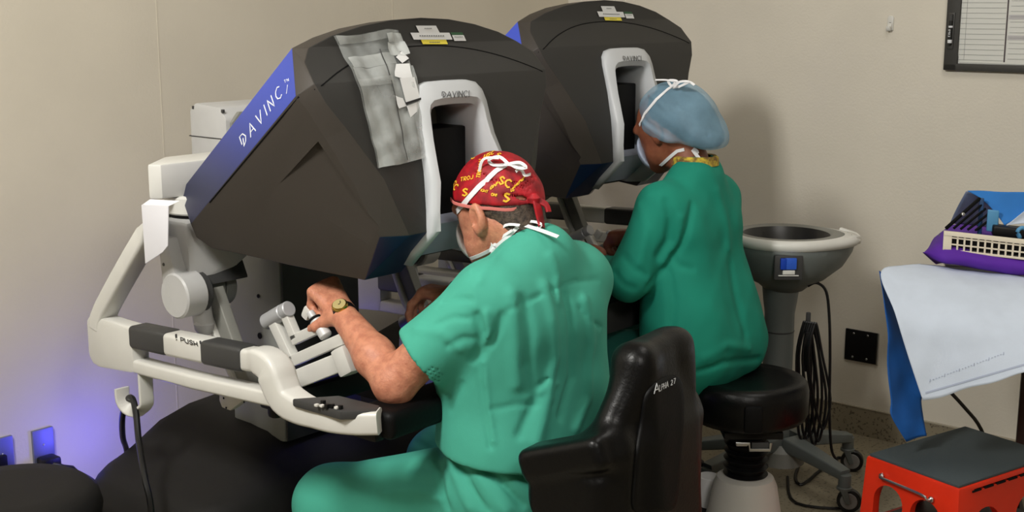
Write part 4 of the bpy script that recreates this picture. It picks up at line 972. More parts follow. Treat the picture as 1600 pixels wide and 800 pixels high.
addg(tie([(1000, 196), (1008, 178), (1026, 156), (1044, 140), (1050, 136)], .009), bow2([(1050, 136), (1044, 126), (1058, 127), (1052, 137), (1062, 128), (1076, 128), (1060, 136)], -.07, .007), bow2([(1052, 137), (1065, 134), (1076, 128), (1085, 133)], -.06, .007), bow2([(1050, 134), (1054, 128), (1040, 125), (1024, 125)], -.07, .005)).obj('mask_tie', MASK, mo2)
addg(tie([(1032, 258), (1046, 246), (1058, 236), (1072, 233)], .009), bow2([(1070, 233), (1082, 232), (1090, 238), (1080, 238)], -.03, .009), bow2([(1082, 234), (1092, 247), (1104, 262)], -.035, .010)).obj('mask_tie', MASK, mo2)
WP(G().lathe([(.052, .0), (.066, .004), (.064, .024), (.058, .03), (.05, .028)], n=40, c=(0, -.262, 1.058)).obj('collar', mat('patterned_collar', (120, 92, 48), .7, col2=(222, 196, 60), vscale=60), wom))

# ================================================================== BLACK MOULDED CHAIR
CA = math.radians(55)
ch = thing('surgeon_chair', 'black vinyl chair with low armrests and white handwriting on its back', 'chair', (.115, 2.60, 0), CA)
CM = wmat(ch); CI = CM.inverted()
X0 = -.035; AW = .190
bk_ = rb((X0, -.245, .585), (.112, .044, .275), .035, np.array(Matrix.Rotation(math.radians(-5), 3, 'X')))
RX = np.array(Matrix.Rotation(math.radians(-20), 3, 'X'))
pt = [bk_, (rb((0, -.02, .345), (.25, .24, .04), .035), .03)]
for s in (-1, .72):
    pt += [(rc((X0+s*.165, -.205, .66), (X0+s*.082, -.235, .815), .036, .034), .03), (rb((X0+s*.10, -.235, .52), (.085, .035, .18), .03), .03), (U([rb((X0+s*AW, -.152, .650), (.044, .10, .034), .020, RX), rb((X0+s*AW, -.155, .50), (.034, .09, .14), .03)], .01), .03)]
chs = U(pt, .03)
chs = cut(chs, lambda P: (P[:, 1]-(-.02+.9*(P[:, 2]-.60)*(P[:, 2] < .60)))*(P[:, 2] > .41)*(np.abs(P[:, 0]) > .15)-.02*(P[:, 2] <= .41)-.02*(np.abs(P[:, 0]) <= .15), .01)
shell = body('moulded_shell', chs, (-.31, -.33, .29), (.31, .25, .92), .006, VINYL, ch, 2)
hch = Hit([shell], ch)
pp = [(1001, 650), (1007, 618), (1024, 597), (1046, 586), (1060, 590), (1066, 612), (1066, 660), (1061, 720), (1053, 792), (1020, 797), (989, 797), (990, 740), (995, 690)]
pp = [(q_.x, q_.y) for q_ in spline([(a, b_, 0) for a, b_ in pp], 4, True)]; mc = (1028, 700); g = G(); rw = []
for k, lf in ((1.0, -.002), (.995, .003), (.96, .0055), (.85, .005), (.6, .005), (.3, .005)):
    row = []
    for x, y in pp:
        r = hch(mc[0]+(x-mc[0])*k, mc[1]+(y-mc[1])*k, lf); row.append(r[0] if r else None)
    last = next((p_ for p_ in row if p_ is not None), Vector((0, 0, 0)))
    for n_ in range(len(row)):
        if row[n_] is None: row[n_] = last
        last = row[n_]
    rw.append(row)
n_ = len(pp)
for row in rw: g.v += [tuple(p_) for p_ in row]
g.v.append(tuple(hch(mc[0], mc[1], .005)[0]))
g.f = [(a*n_+i, a*n_+(i+1) % n_, (a+1)*n_+(i+1) % n_, (a+1)*n_+i) for a in range(len(rw)-1) for i in range(n_)]+[((len(rw)-1)*n_+i, (len(rw)-1)*n_+(i+1) % n_, len(rw)*n_) for i in range(n_)]
pnl = g.obj('rear_panel', VINYL2, ch, ang=60)
hpn = Hit([pnl, shell], ch)
gg = write('A', hpn, 1021, 615, (.62, -.28), (.02, -1), 14, .0017); write('LPHA', hpn, 1029, 611, (.42, -.20), (.05, -1), 9.5, .0012, 1.15, g=gg); write('27', hpn, 1047, 602, (.50, -.25), (.05, -1), 8, .0012, 1.3, g=gg)
setp(gg.obj('handwriting', WINK, pnl), 'white handwritten lettering')
G().cyl((0, 0, .10), (0, 0, .33), .03).obj('gas_column', DGREY, ch)
for k in range(5):
    t = 2*PI*k/5+.3; c_, s_ = math.cos(t), math.sin(t)
    lg = G().sweep([(0, 0, .10), (.14*c_, .14*s_, .09), (.27*c_, .27*s_, .065)], rsec(.022, .014, .006), scale=[1.1, 1, .7]).obj('leg', BLACK, ch)
    G().cyl((.27*c_-.014*s_, .27*s_+.014*c_, .028), (.27*c_+.014*s_, .27*s_-.014*c_, .028), .027).obj('caster', RUB, lg)
# ================================================================== SWIVEL STOOL under the gowned person
sx, sy = .650, 3.40
sto = thing('swivel_stool', 'black padded swivel stool with rubber bellows and pale base under the person in the gown', 'stool', (sx, sy, 0), 0)
g = G(); nt_ = 48; rings = []
def stool_r(t):
    t2 = (t-math.radians(-100)+PI) % (2*PI)-PI; return .165-.012*math.exp(-(t2/.16)**2)*0+.004*math.cos(3*t)
for k, z in ((0, .372), (.80, .372), (.95, .378), (1.0, .395), (1.0, .455), (.97, .478), (.90, .49), (.7, .486), (.4, .478), (0, .476)):
    rings.append([(k*stool_r(2*PI*i/nt_)*math.cos(2*PI*i/nt_), k*stool_r(2*PI*i/nt_)*math.sin(2*PI*i/nt_), z-.012*math.cos(2*PI*i/nt_)*0) for i in range(nt_)])
for r_ in rings: g.v += r_
g.f = [(r_*nt_+i, r_*nt_+(i+1) % nt_, (r_+1)*nt_+(i+1) % nt_, (r_+1)*nt_+i) for r_ in range(len(rings)-1) for i in range(nt_)]
g.obj('seat', VINYL, sto, ang=60)
G().box((-.012, -.163, .42), (.05, .02, .075), .01).obj('seat_corner_patch', VINYL2, sto)
g = G(); g.box((0, -.03, .358), (.16, .18, .02), .004)
g.obj('seat_plate', BLACK, sto)
lv = G().sweep([(-.055, -.16, .352), (-.02, -.163, .352), (-.018, -.163, .335), (.035, -.163, .335), (.037, -.163, .355)], rsec(.004, .0025, .001), up=(0, -1, 0)).box((-.04, -.16, .350), (.03, .012, .008), .002).obj('lever', METAL, sto)
G().box((.01, -.158, .345), (.045, .004, .018), .001).obj('lever_tag', DGREY, sto)
prof = [(0, .165)]; z = .165
for k in range(8): prof += [(.056, z), (.062, z+.008), (.050, z+.014)]; z += .0225
prof += [(.045, z), (0, z)]
g = G().lathe(prof, n=36, c=(0, -.02, 0)); g.lathe([(0, .16), (.074, .160), (.068, .185), (.05, .20)], n=11, c=(0, -.02, 0)); g.obj('rubber_bellows', BLACK, sto, ang=20)
G().lathe([(0, 0), (.12, 0), (.118, .02), (.100, .09), (.088, .16), (.078, .182), (.06, .190), (0, .190)], n=40, c=(0, -.02, .025)).obj('base_cover', mat('pale_base_plastic', (205, 202, 196), .45), sto)
G().box((0, -.02, .012), (.34, .34, .02), .01, rot=.6).obj('floor_plate', DGREY, sto)

# ================================================================== CART WITH BOWL
cx, cy = .850, 3.86
ct = thing('equipment_cart', 'rolling grey stand carrying a round dark bowl with white rim near the right wall', 'medical cart', (cx, cy, 0), 0)
TE = mat('teal_grey_plastic', (104, 110, 108), .45, var=.03)
def drop(k, z, ex=.0, n=56):   # teardrop outline pointing right-front
    o_ = []
    for i in range(n):
        t = 2*PI*i/n; r = .165*k+ex*max(0, math.cos(t+.12))**6; o_.append((r*math.cos(t)-.01, r*math.sin(t)*1.0, z))
    return o_
def rings_obj(rs, nm, m_, par, ang=60, cap=True):
    g_ = G(); n = len(rs[0])
    for r_ in rs: g_.v += r_
    g_.f = [(a*n+i, a*n+(i+1) % n, (a+1)*n+(i+1) % n, (a+1)*n+i) for a in range(len(rs)-1) for i in range(n)]
    if cap: g_.f.append(tuple(range(n))[::-1])
    return g_.obj(nm, m_, par, ang=ang)
rings_obj([drop(.36, .635), drop(.50, .655), drop(.74, .675), drop(.93, .715, .02), drop(1.0, .76, .035), drop(1.01, .785, .04), drop(.97, .79, .03)], 'bowl_housing', TE, ct)
rings_obj([drop(1.0, .780, .04), drop(1.03, .783, .045), drop(1.045, .795, .05), drop(1.02, .808, .045), drop(.94, .812, .02), drop(.93, .800, .02)], 'white_rim', WHITE, ct, cap=False)
rings_obj([drop(.96, .800, .02), drop(.94, .812, .015), drop(.86, .815), drop(.80, .808)], 'inner_rim', GREY, ct, cap=False)
rings_obj([drop(.45, .72), drop(.66, .725), drop(.74, .75), drop(.80, .808), drop(.84, .812), drop(.86, .80)], 'bowl', mat('dark_bowl', (34, 34, 34), .35), ct)
hp_ = [(.15, -.075, .795), (.185, -.055, .80), (.207, -.01, .79), (.205, .03, .795), (.17, .06, .805)]
G().sweep(spline(hp_, 4), rsec(.010, .012, .005)).obj('handle', WHITE, ct)
G().box((.165, -.01, .80), (.05, .07, .02), .008).obj('handle_plate', TE, ct)
lt = G().box((-.035, -.158, .735), (.085, .02, .075), .006).obj('latch_recess', DGREY, ct)
G().box((-.037, -.170, .748), (.048, .012, .034), .003).obj('latch', mat('blue_latch', (44, 92, 200), .4), lt)
G().box((-.052, -.1705, .748), (.018, .014, .034), .003).obj('latch_side', mat('deep_blue_latch', (12, 62, 170), .4), lt)
G().box((-.035, -.170, .722), (.036, .008, .013), .002).box((-.035, -.169, .712), (.06, .006, .003), .001).obj('latch_label', WHITE, lt)
G().lathe([(0, .12), (.046, .12), (.046, .56), (.052, .60), (.058, .655), (0, .655)], n=32, c=(-.02, 0, 0)).obj('column', TE, ct)
for z in (.50, .36): G().cyl((-.02, 0, z), (-.02, 0, z+.005), .0475).obj('column_ring', DGREY, ct)
G().lathe([(0, .07), (.075, .075), (.07, .12), (.05, .14), (0, .14)], n=32).obj('base_hub', GREY, ct)
WHEEL = mat('wheel_grey', (150, 150, 148), .4)
def caster(px, py, par, ang, r=.036):
    k = G().cyl((px, py, r*2+.002), (px, py, r*2+.045), .019).cyl((px, py, r*2-.004), (px, py, r*2+.006), .023); k = k.obj('caster_stem', TE, par)
    c_, s_ = math.cos(ang), math.sin(ang); o_ = .016
    X, Y = px+c_*o_, py+s_*o_
    G().cyl((X+s_*.011, Y-c_*.011, r), (X-s_*.011, Y+c_*.011, r), r).obj('wheel', RUB, par)
    G().cyl((X+s_*.0125, Y-c_*.0125, r), (X-s_*.0125, Y+c_*.0125, r), r*.72).obj('wheel_hub', WHEEL, par)
    for s in (-1, 1): G().sweep([(px-s_*s*.018, py+c_*s*.018, r*2), (X-s_*s*.018, Y+c_*s*.018, r-.006)], rsec(.010, .004, .003), up=(-s_*s, c_*s, 0), scale=[1, .8]).obj('fork', TE, par)
for t, L in ((25, .27), (-57, .27), (-146, .31), (172, .28), (98, .28)):
    a = math.radians(t); c_, s_ = math.cos(a), math.sin(a)
    lg = G().sweep([(.04*c_, .04*s_, .145), (L*.5*c_, L*.5*s_, .135), (L*c_, L*s_, .115)], rsec(.028, .020, .006), scale=[1.15, 1, .72]).obj('leg', TE, ct)
    caster(L*c_, L*s_, lg, -.35)
# coiled cords on the stand (one thing)
hook_ = (.055, -.03)
g = G()
cw = thing('coiled_cords', 'bundle of black coiled cords hanging from the stand of the bowl cart', 'cable', (cx+.06, cy-.04, 0), 0)
rr = random.Random(3)
for k in range(6):
    x0 = -.005+.012*k/2-.01; zl = .17+.05*rr.random(); dx = .012+.01*rr.random(); y0 = -.004*k
    pts = [(x0, y0, .53), (x0-dx, y0-.01, .44), (x0-dx*.6+.01*k/3, y0-.012, .30), (x0+.006*k, y0-.01, zl), (x0+.02+.010*k/2, y0-.005, zl-.01), (x0+.03+.006*k, y0, .30), (x0+dx+.012, y0+.002, .44), (x0+.008, y0, .53)]
    G().tube(pts, .0042, n=8, smooth=5, closed=True).obj('cord_loop', RUB, cw)
G().box((.0, -.012, .45), (.022, .02, .13), .006).obj('cord_tie', BLACK, cw)
G().box((-.0, -.0, .545), (.014, .012, .05), .004).obj('cord_plug', DGREY, cw)
P = [atY(1262, 447, 3.78), atY(1276, 442, 3.78), atY(1291, 456, 3.78), atY(1296, 500, 3.78), atY(1297, 560, 3.79), atY(1296, 640, 3.80), atY(1299, 700, 3.80), atY(1308, 722, 3.80)]
setp(G().tube(P+[Vector((P[-1].x+.03, P[-1].y+.02, .008)), Vector((P[-1].x+.02, P[-1].y-.15, .006)), Vector((P[-1].x-.15, P[-1].y-.12, .006)), Vector((P[-1].x-.13, P[-1].y+.1, .006))], .0045, n=8, smooth=5).obj('dangling_cable', RUB), 'single black cord hanging down from the right underside of the bowl cart', 'cable')
f = atZ(1250, 740, .006); f2_ = atZ(1268, 735, .006)
setp(G().tube([atZ(1232, 668, .006), atZ(1240, 690, .006), atZ(1256, 702, .006), atZ(1243, 742, .006), atZ(1250, 757, .006), atZ(1264, 750, .006), atZ(1278, 738, .006), atZ(1310, 715, .006), atZ(1345, 725, .006)], .005, n=8, smooth=5).obj('floor_cord', RUB), 'black cord curling on the speckled floor between the legs of the bowl cart', 'cable')

# ================================================================== ROUND BLACK STOOL at lower left
ps = atZ(12, 764, .452)
pf = thing('round_stool', 'round black padded stool at the lower left, in front of the blue-lit outlets', 'stool', (ps.x, ps.y, 0), 0)
G().lathe([(0, .33), (.17, .33), (.190, .35), (.198, .40), (.190, .432), (.170, .448), (.12, .452), (0, .453)], n=64).obj('seat', BASEB, pf, ang=60)
G().cyl((0, 0, .08), (0, 0, .33), .028).obj('gas_column', METAL, pf)
for k in range(5):
    t = 2*PI*k/5; c_, s_ = math.cos(t), math.sin(t); lg = G().sweep([(0, 0, .09), (.22*c_, .22*s_, .06)], rsec(.018, .012, .004)).obj('leg', BLACK, pf)
    G().cyl((.22*c_-.012*s_, .22*s_+.012*c_, .025), (.22*c_+.012*s_, .22*s_-.012*c_, .025), .024).obj('caster', RUB, lg)

# ================================================================== WALL FITTINGS
def wall_frame(p, side):   # local x to the right along the wall, y into the room, z up
    if side == 'R': X = Vector((math.sin(RA), -math.cos(RA), 0)); Yv = Vector((-math.cos(RA), -math.sin(RA), 0))
    else: X = Vector((math.cos(RA), math.sin(RA), 0)); Yv = Vector((math.sin(RA), -math.cos(RA), 0))
    return math.atan2(X.y, X.x)
def wthing(name, label, cat, p, side):
    a = wall_frame(p, side); o = thing(name, label, cat, tuple(p), a); return o   # -y of the frame faces the room
p = (on_right(1323.5, 514)+on_right(1371, 568))/2
o = wthing('wall_outlet_plate', 'black outlet plate with chrome screws and steel edge low on the right wall', 'outlet', p, 'R')
G().box((0, -.004, 0), (.122, .008, .112), .002).obj('plate', BLACK, o)
G().box((.060, -.005, 0), (.005, .011, .112), .001).obj('steel_edge', METAL, o)
for x in (-.03, .022):
    for z in (-.042, .042): G().cyl((x, -.008, z), (x, -.0105, z), .004, n=12).obj('screw', METAL, o)
for px, py, lab in ((66, 699, 'blue-lit steel outlet plate on the left wall beside the console base'), (2, 714, 'darker outlet plate at the far left edge of the left wall')):
    p = on_left(px, py); o = wthing('wall_outlet_plate', lab, 'outlet', p, 'L')
    G().box((0, -.005, 0), (.062, .010, .11), .002).obj('plate', mat('steel_plate', (140, 145, 160), .5, metal=.8), o)
    G().cyl((0, -.010, .01), (0, -.0125, .01), .003, n=12).obj('screw', METAL, o)
    if px > 50:
        G().box((.0, -.03, -.035), (.05, .05, .03), .008).obj('plug', BLACK, o)
        G().tube([(.0, -.05, -.035), (.02, -.07, -.045), (.06, -.06, -.07), (.08, -.04, -.16), (.08, -.03, -.32)], .006, n=8).obj('plug_cord', RUB, o)
    else: G().box((-.01, -.015, -.01), (.03, .02, .04), .004).obj('socket', BLACK, o)
p = on_right(1392, 38); o = wthing('adhesive_hook', 'small white adhesive hook high on the right wall left of the whiteboard', 'wall hook', p, 'R')
G().prism([(-.010, -.020), (.010, -.020), (.011, .022), (.006, .028), (-.006, .028), (-.011, .022)], 'y', -.005, 0, .002).obj('backing', WHITE, o)
G().sweep(spline([(0, -.006, .004), (0, -.010, -.010), (0, -.016, -.020), (0, -.020, -.014), (0, -.020, -.006)], 3), rsec(.007, .0025, .001), up=(0, 1, 0)).obj('hook', WHITE, o)
G().box((-.0, -.0065, -.002), (.006, .002, .016), .0005).obj('tag', BLACK, o)
# whiteboard, mostly outside the frame to the right and above
A_ = on_right(1477, 109); wbw, wbh = .95, .72
o = wthing('whiteboard', 'black framed whiteboard with printed lined sheet at the top right of the right wall', 'whiteboard', A_, 'R')
fw = .043; FR = mat('black_board_frame', (58, 57, 54), .5)
G().box((fw/2, -.010, wbh/2), (fw, .02, wbh), .003).obj('frame_bar', FR, o); G().box((wbw-fw/2, -.010, wbh/2), (fw, .02, wbh), .003).obj('frame_bar', FR, o)
G().box((wbw/2, -.0105, .011), (wbw, .019, .022), .003).obj('frame_bar', FR, o); G().box((wbw/2, -.0105, wbh-.011), (wbw, .019, .022), .003).obj('frame_bar', FR, o)
G().box((wbw/2, -.004, wbh/2), (wbw-.02, .006, wbh-.02), 0).obj('board', mat('board_white', (214, 216, 212), .3), o)
sh_ = G().prism([(.048, .0255), (.9, .02), (.9, .68), (.046, .68), (.043, .05)], 'y', -.0095, -.0075).obj('printed_sheet', mat('sheet_white', (216, 217, 211), .5), o)
g = G()
for k in range(32): g.box((.115, -.0101, .034+.0163*k), (.142, .0006, .0008), 0)
g.box((.062, -.0101, .35), (.0007, .0006, .63), 0)
for k in range(30): g.box((.30, -.0101, .040+.0163*k), (.2, .0006, .0008), 0)
setp(g.obj('ruled_lines', INKG, sh_), kind='stuff')
G().box((.190, -.0102, .36), (.0045, .0008, .66), 0).obj('column_line', mat('dark_line', (70, 58, 62), .6), sh_)
for z in (.102, .165, .24): setp(G().box((.30, -.0099, z+.004), (.21, .0006, .014), 0).obj('shaded_row', mat('row_grey', (185, 183, 184), .6), sh_))
mkx = (on_right(1490, 48)); mm_ = wthing('dry_erase_marker', 'black and white marker held upright on the left bar of the whiteboard frame', 'marker', mkx, 'R')
X0 = -.0
G().cyl((X0, -.0265, -.045), (X0, -.0265, .05), .0065, n=20).obj('barrel', mat('marker_black', (16, 16, 17), .35), mm_)
G().cyl((X0, -.0265, .03), (X0, -.0265, .053), .0068, n=20).obj('cap', mat('marker_cap', (58, 58, 58), .35), mm_)
G().cyl((X0, -.0265, -.0385), (X0, -.0265, -.028), .0069, n=20, bev=.0003).obj('end_band', WINK, mm_)
G().cyl((X0, -.0265, .010), (X0, -.0265, .016), .0069, n=20, bev=.0003).obj('upper_band', WINK, mm_)
g = G()
for i, c_ in enumerate('EXPO'):
    for stt in STROKES[c_]:
        g.ribbon([(X0-.0035+.006*b_, -.0338, -.018+.0062*i+.005*a) for a, b_ in stt][::1], .0013, .0005, up=(0, -1, 0))
for vv in range(len(g.v)): pass
g.obj('lettering', WINK, mm_)
G().box((X0, -.021, .0), (.02, .006, .115), .002).obj('holder', FR, mm_)

# ================================================================== RED STEP STOOL
q = [atZ(1370, 712, .30), atZ(1490, 762, .30), atZ(1515, 670, .30)]
ex_ = (q[2]-q[0]); ey_ = (q[1]-q[0]); ang = math.atan2(ex_.y, ex_.x); Lx = ex_.length+.01; Ly = ey_.length+.02
cen = q[0]+ex_*.5+ey_*.5
ss = thing('step_stool', 'red-orange plastic step stool with dark rubber top at the lower right', 'step stool', (cen.x, cen.y, 0), ang)
hx, hy = Lx/2, Ly/2
def side_panel(cut_list, w_, h_, t_):   # plate with round openings, as outline + boolean
    return None
bd = G().box((0, 0, .150), (2*hx+.012, 2*hy+.012, .30), .008)
bd.v = [(x*(1+.06*(1-z/.30)), y*(1+.10*(1-z/.30)), z) for x, y, z in bd.v]
bo_ = bd.obj('stool_body', ORANGE, ss)
cuts = [G().box((0, 0, .135), (2*hx-.02, 2*hy-.02, .30), 0)]
def arch(axis, c_, w_, h_, z0, big):
    pts = [(c_-w_/2, z0), (c_+w_/2, z0)]+[(c_+w_/2*math.cos(t), z0+h_-w_/2+w_/2*math.sin(t)) for t in np.linspace(0, PI, 13)]
    return G().prism(pts, axis, -big, big)
cuts += [arch('x', -.055, .095, .155, .085, .4), arch('x', .065, .095, .155, .085, .4), arch('y', -.10, .13, .17, .06, .4), arch('y', .09, .13, .17, .06, .4)]
cuts += [G().box((0, -hy-.0, .285), (.30, .02, .006), 0)]
co = []
for c_ in cuts:
    t_ = c_.obj('cutter', ORANGE, ss, smooth=False); co.append(t_); m_ = bo_.modifiers.new('b', 'BOOLEAN'); m_.object = t_; m_.operation = 'DIFFERENCE'; m_.solver = 'EXACT'
apply_mods(bo_)
for t_ in co: bpy.data.objects.remove(t_)
bo_.data.polygons.foreach_set('use_smooth', [True]*len(bo_.data.polygons)); bo_.data.set_sharp_from_angle(angle=math.radians(30))
G().box((0, 0, .303), (2*hx, 2*hy, .008), .003).obj('rubber_top', MATG, ss)
G().box((0, .0, .12), (2*hx-.03, 2*hy-.03, .012), .002).obj('lower_shelf', DGREY, ss)
G().box((0, 0, .10), (2*hx+.045, 2*hy+.05, .015), .005).obj('rib', ORANGE, ss)
xh = -hx-.010
hdl = G().tube([(xh, hy-.055, .268), (xh-.012, hy-.057, .262), (xh-.014, hy-.075, .262), (xh-.014, -hy+.095, .258), (xh-.014, -hy+.075, .250), (xh, -hy+.07, .248)], .0035, n=8, smooth=3).obj('wire_handle', METAL, ss)
for y_ in (hy-.055, -hy+.07): G().cyl((xh, y_, .262 if y_ > 0 else .25), (xh-.008, y_, .262 if y_ > 0 else .25), .008, n=14).obj('rivet', METAL, ss)
for y_ in (-.03,): G().cyl((xh-.006, y_+.02, .135), (xh-.016, y_+.02, .135), .006, n=14).obj('rivet', METAL, ss)
for k in range(7): G().box((-.14+.05*k, -hy-.006, .283), (.036, .006, .005), 0).obj('slot', MATTE, ss)

# ================================================================== SUPPLY TABLE with wrapped trays at the right
# frame: x along the right wall (to the right in the picture), y toward the wall
tx = thing('supply_table', 'steel topped supply stand on a dark slim leg under the hanging white wrap', 'table', (1.47, 3.60, 0), math.radians(-17))
TM = wmat(tx); TI = TM.inverted()
G().box((.06, .0, .765), (.56, .27, .018), .004).obj('tabletop', METAL, tx)
lp = TI @ Vector((1.500, 3.60, 0))
PB = mat('dark_brown_pole', (48, 34, 32), .5)
G().box((lp.x, lp.y, .39), (.024, .024, .735), .004).obj('leg', PB, tx)
G().box((lp.x, lp.y, .015), (.05, .40, .03), .006).obj('foot', PB, tx)
G().box((lp.x-.12, lp.y+.12, .015), (.24, .04, .026), .006).obj('foot_bar', PB, tx)
G().box((lp.x, lp.y, .752), (.10, .10, .008), .002).obj('bracket', PB, tx)
def cloth(name, rows, m_, sub=8, amp=.003, th=.0012, seed=1, par=None):
    """sheet through a grid of world points"""
    R_ = np.array([[tuple(p) for p in r] for r in rows], float); nr, nc = R_.shape[:2]
    rr = []
    for r in R_: rr.append([tuple(p) for p in spline(r, sub)])
    cols = list(zip(*rr)); out = [spline(c_, sub) for c_ in cols]; nI = len(out); nJ = len(out[0])
    g_ = G(); rs = np.random.RandomState(seed); k1, k2 = rs.rand(2)*6
    for i in range(nI):
        for j in range(nJ):
            p = out[i][j]; w_ = amp*(math.sin(p.x*38+p.z*22+k1)+.6*math.sin(p.x*70-p.z*31+k2)+.5*math.sin(p.z*55+k1)); g_.v.append((p.x, p.y+w_, p.z+w_*.4))
    g_.f = [(i*nJ+j, (i+1)*nJ+j, (i+1)*nJ+j+1, i*nJ+j+1) for i in range(nI-1) for j in range(nJ-1)]
    o_ = g_.obj(name, m_, par, ang=180); s_ = o_.modifiers.new('solid', 'SOLIDIFY'); s_.thickness = th; return o_
A = atY
# white-inside wrap: rests on the table, its corner hangs down in front
rows = [[A(1436, 412, 3.46), A(1480, 418, 3.44), A(1530, 424, 3.42), A(1600, 432, 3.38), A(1700, 446, 3.32)],
        [A(1378, 424, 3.36), A(1440, 440, 3.32), A(1510, 450, 3.29), A(1600, 462, 3.25), A(1700, 476, 3.18)],
        [A(1398, 488, 3.22), A(1452, 500, 3.20), A(1520, 506, 3.17), A(1600, 512, 3.14), A(1700, 515, 3.08)],
        [A(1420, 560, 3.17), A(1468, 561, 3.16), A(1528, 555, 3.13), A(1600, 547, 3.10), A(1700, 545, 3.05)],
        [A(1442, 626, 3.14), A(1480, 617, 3.13), A(1535, 602, 3.10), A(1600, 583, 3.07), A(1700, 566, 3.03)]]
wsh = cloth('sterile_wrap_sheet', rows, WRAPW, amp=.0022, seed=2)
setp(wsh, 'large white wrap sheet hanging over the front of the supply table, with faint printed hem', 'wrap sheet')
class HW(Hit):
    pass
hw = Hit([wsh], None)
gg = G()
for k in range(26): write('-' if k % 5 else 'I', hw, 1452+4.6*k, 597-1.68*k, (1, -.33), (.2, -1), 4.6, .0016, g=gg, lift=.002)
for k in range(30): 
    a = hw(1446+5.4*k, 614-1.55*k, .0012); b_ = hw(1446+5.4*(k+1), 614-1.55*(k+1), .0012)
    if a and b_: gg.ribbon([a[0], b_[0]], .0045, .0003, up=tuple(a[1]))
gg2 = gg.obj('hem_print', mat('faint_blue_print', (172, 182, 204), .8), wsh)
# blue underside hanging at the left
rows = [[A(1374, 423, 3.375), A(1379, 428, 3.38), A(1384, 440, 3.40)], [A(1381, 470, 3.30), A(1392, 480, 3.33), A(1405, 500, 3.36)], [A(1387, 520, 3.28), A(1405, 540, 3.30), A(1428, 560, 3.33)],
        [A(1388, 585, 3.27), A(1410, 596, 3.30), A(1441, 610, 3.31)], [A(1392, 625, 3.27), A(1414, 628, 3.29), A(1440, 628, 3.31)], [A(1392, 648, 3.26), A(1416, 655, 3.28), A(1444, 656, 3.30)], [A(1416, 689, 3.27), A(1430, 687, 3.28), A(1449, 683, 3.29)]]
ub = cloth('blue_drape', rows, BLUED, amp=.004, seed=5, sub=5); setp(ub, 'narrow deep blue drape hanging behind the left edge of the white wrap sheet', 'drape')
# purple wrap under the tray
C0 = [A(1443, 396, 3.50), A(1472, 408, 3.42), A(1530, 418, 3.40), A(1600, 430, 3.38), A(1700, 444, 3.34)]
rows = [[A(1450, 388, 3.56), A(1480, 366, 3.58), A(1530, 370, 3.56), A(1600, 380, 3.53), A(1700, 395, 3.5)], [A(1444, 394, 3.50), A(1474, 384, 3.45), A(1530, 396, 3.41), A(1600, 408, 3.38), A(1700, 420, 3.34)], C0, [A(1462, 412, 3.52), A(1480, 412, 3.52), A(1530, 420, 3.5), A(1600, 430, 3.47), A(1700, 444, 3.44)]]
rows = [[q_+Vector((.075, .17, 0)) for q_ in rows[0]]]+rows
pw = cloth('purple_wrap', rows, PURP, amp=.0025, seed=9, th=.002); setp(pw, 'purple wrap cloth folded under the cream grid tray on the supply table', 'wrap cloth')
# cream grid tray
tr = thing('grid_tray', 'cream plastic tray with square grid holes standing on the purple wrap', 'tray', tuple(A(1472, 388, 3.43)), 0)
p0, p1 = A(1473, 360, 3.44), A(1473, 388, 3.435); pr = A(1600, 374, 3.385); dirx = (pr-A(1473, 360, 3.44)); dirx.normalize(); upv = Vector((0, 0, 1)); nv = dirx.cross(upv)*-1
TH = (p0-p1).length
g = G()
def bar(x0, x1, z0, z1, y=0, t=.004):
    c_ = p1+dirx*((x0+x1)/2)+upv*((z0+z1)/2)+nv*0
    M_ = Matrix((dirx, dirx.cross(upv).normalized()*-1, upv)).transposed().to_4x4()
    g.box(tuple(c_), (x1-x0, t, z1-z0), .0008, rot=M_)
bar(0, .42, TH-.012, TH, 0, .012); bar(0, .022, -.002, TH, 0, .008); bar(0, .42, -.006, .0, 0, .006)
for k in range(24): bar(.022+.0178*k+.0128, .022+.0178*k+.0178, -.004, TH-.01)
for z in (.018, .036): bar(.02, .42, z-.002-.004, z+.002-.004)
world_part(g, 'tray_wall', CREAM, tr)
g = G(); M_ = Matrix((dirx, dirx.cross(upv).normalized()*-1, upv)).transposed().to_4x4()
bk2 = dirx.cross(upv).normalized()*-1
if bk2.y < 0: bk2 = -bk2
g.box(tuple(p1+dirx*.21+bk2*.11+Vector((0, 0, .0))), (.42, .21, .004), .001, rot=M_); world_part(g, 'tray_floor', DGREY, tr)
g = G(); g.box(tuple(p1+dirx*.215+bk2*.014+Vector((0, 0, TH/2-.004))), (.40, .003, TH-.006), .0005, rot=M_); world_part(g, 'tray_dark_backing', BLACK, tr)  # black plane added behind the wall so its holes read dark
# dark wire basket and clear blue film above the tray
bs = thing('instrument_basket', 'dark wire instrument basket leaning inside the cream grid tray', 'basket', tuple(A(1500, 360, 3.50)), 0)
for k, (a, b_) in enumerate((((1478, 357), (1531, 310)), ((1490, 357), (1536, 318)), ((1501, 358), (1540, 326)), ((1512, 359), (1545, 334)), ((1524, 360), (1549, 342)))):
    world_part(G().tube([A(a[0], a[1], 3.47), A((a[0]+b_[0])/2, (a[1]+b_[1])/2, 3.48), A(b_[0], b_[1], 3.50)], .0035 if k else .005, n=6, smooth=1), 'wire', MATTE, bs)
world_part(G().box(tuple(A(1532, 340, 3.50)), (.012, .01, .11), .002, rot=M_), 'blue_post', mat('blue_post', (30, 66, 110), .5), bs)
world_part(G().box(tuple(A(1551, 345, 3.48)), (.03, .012, .06), .003, rot=M_), 'blue_clip', mat('light_blue_clip', (84, 150, 196), .5), bs)
world_part(G().box(tuple(A(1580, 362, 3.46)), (.10, .05, .03), .006, rot=M_), 'dark_tool', BLACK, bs)
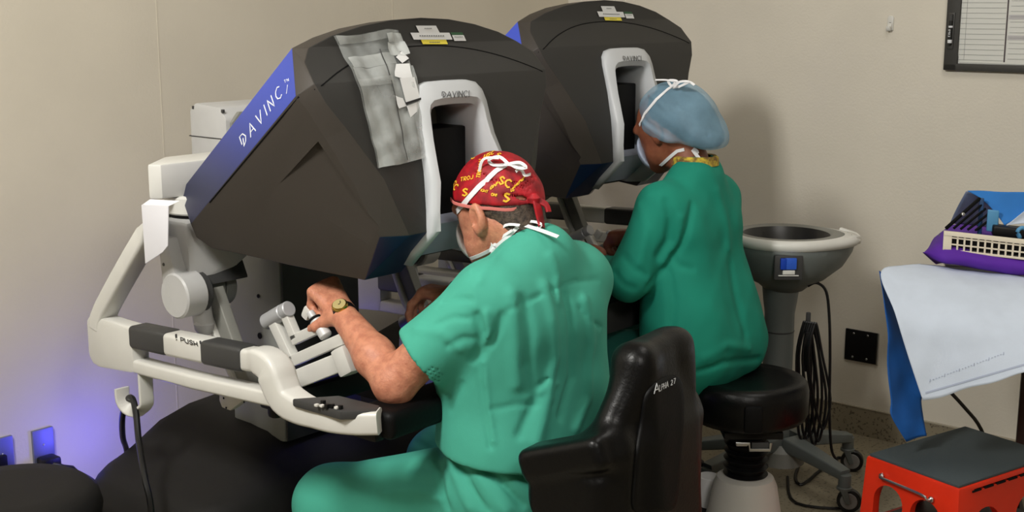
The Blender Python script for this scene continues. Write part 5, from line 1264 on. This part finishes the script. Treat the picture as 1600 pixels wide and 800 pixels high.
world_part(G().tube([A(1594, 372, 3.43), A(1590, 362, 3.43), A(1597, 356, 3.43), A(1606, 360, 3.43)], .006, n=8), 'blue_loop', MATS['light_blue_clip'], bs)
world_part(G().cyl(A(1504, 336, 3.46), A(1506, 334, 3.455), .006, n=12), 'steel_knob', METAL, bs)
rows = [[A(1509, 299, 3.56), A(1535, 299, 3.56), A(1560, 300, 3.56)], [A(1497, 322, 3.56), A(1530, 325, 3.60), A(1560, 330, 3.6)], [A(1484, 350, 3.56), A(1520, 352, 3.62), A(1560, 356, 3.62)]]
fl_ = cloth('tray_cover_film', rows, mat('dusky_blue_film', (96, 110, 142), .35, alpha=.8, var=.1, vscale=30), amp=.002, sub=4); setp(fl_, 'dusky blue translucent film behind the wires under the folded blue wrap', 'film')
rows = [[A(1511, 298, 3.54), A(1545, 299, 3.53), A(1600, 300, 3.50), A(1700, 303, 3.46)], [A(1534, 312, 3.52), A(1560, 316, 3.51), A(1600, 320, 3.49), A(1690, 322, 3.45)], [A(1553, 330, 3.50), A(1572, 333, 3.49), A(1600, 336, 3.48), A(1640, 330, 3.45)], [A(1570, 353, 3.47), A(1578, 348, 3.47), A(1592, 338, 3.47), A(1612, 325, 3.45)]]
bw = cloth('blue_wrap', rows, BLUEC, amp=.0015, seed=4, sub=5); setp(bw, 'bright blue wrap folded to a point above the cream tray at the right edge', 'wrap cloth')
rows = [[A(1572, 353, 3.465), A(1588, 350, 3.46), A(1610, 348, 3.45)], [A(1583, 344, 3.462), A(1596, 343, 3.46), A(1612, 342, 3.45)], [A(1602, 328, 3.455), A(1606, 330, 3.455), A(1614, 332, 3.45)]]
ww = cloth('white_inner_fold', rows, WRAPW, amp=.001, seed=4, sub=5); setp(ww, 'small white triangular fold below the bright blue wrap at the right edge', 'wrap cloth')
# cord from the table to the floor
setp(G().tube([A(1478, 606, 3.6), A(1492, 620, 3.6), A(1510, 640, 3.62), A(1528, 662, 3.64), A(1540, 690, 3.66), A(1545, 730, 3.68), A(1560, 760, 3.70)], .0055, n=8).obj('table_cord', RUB), 'black cord running down behind the hanging white wrap to behind the step stool', 'cable')
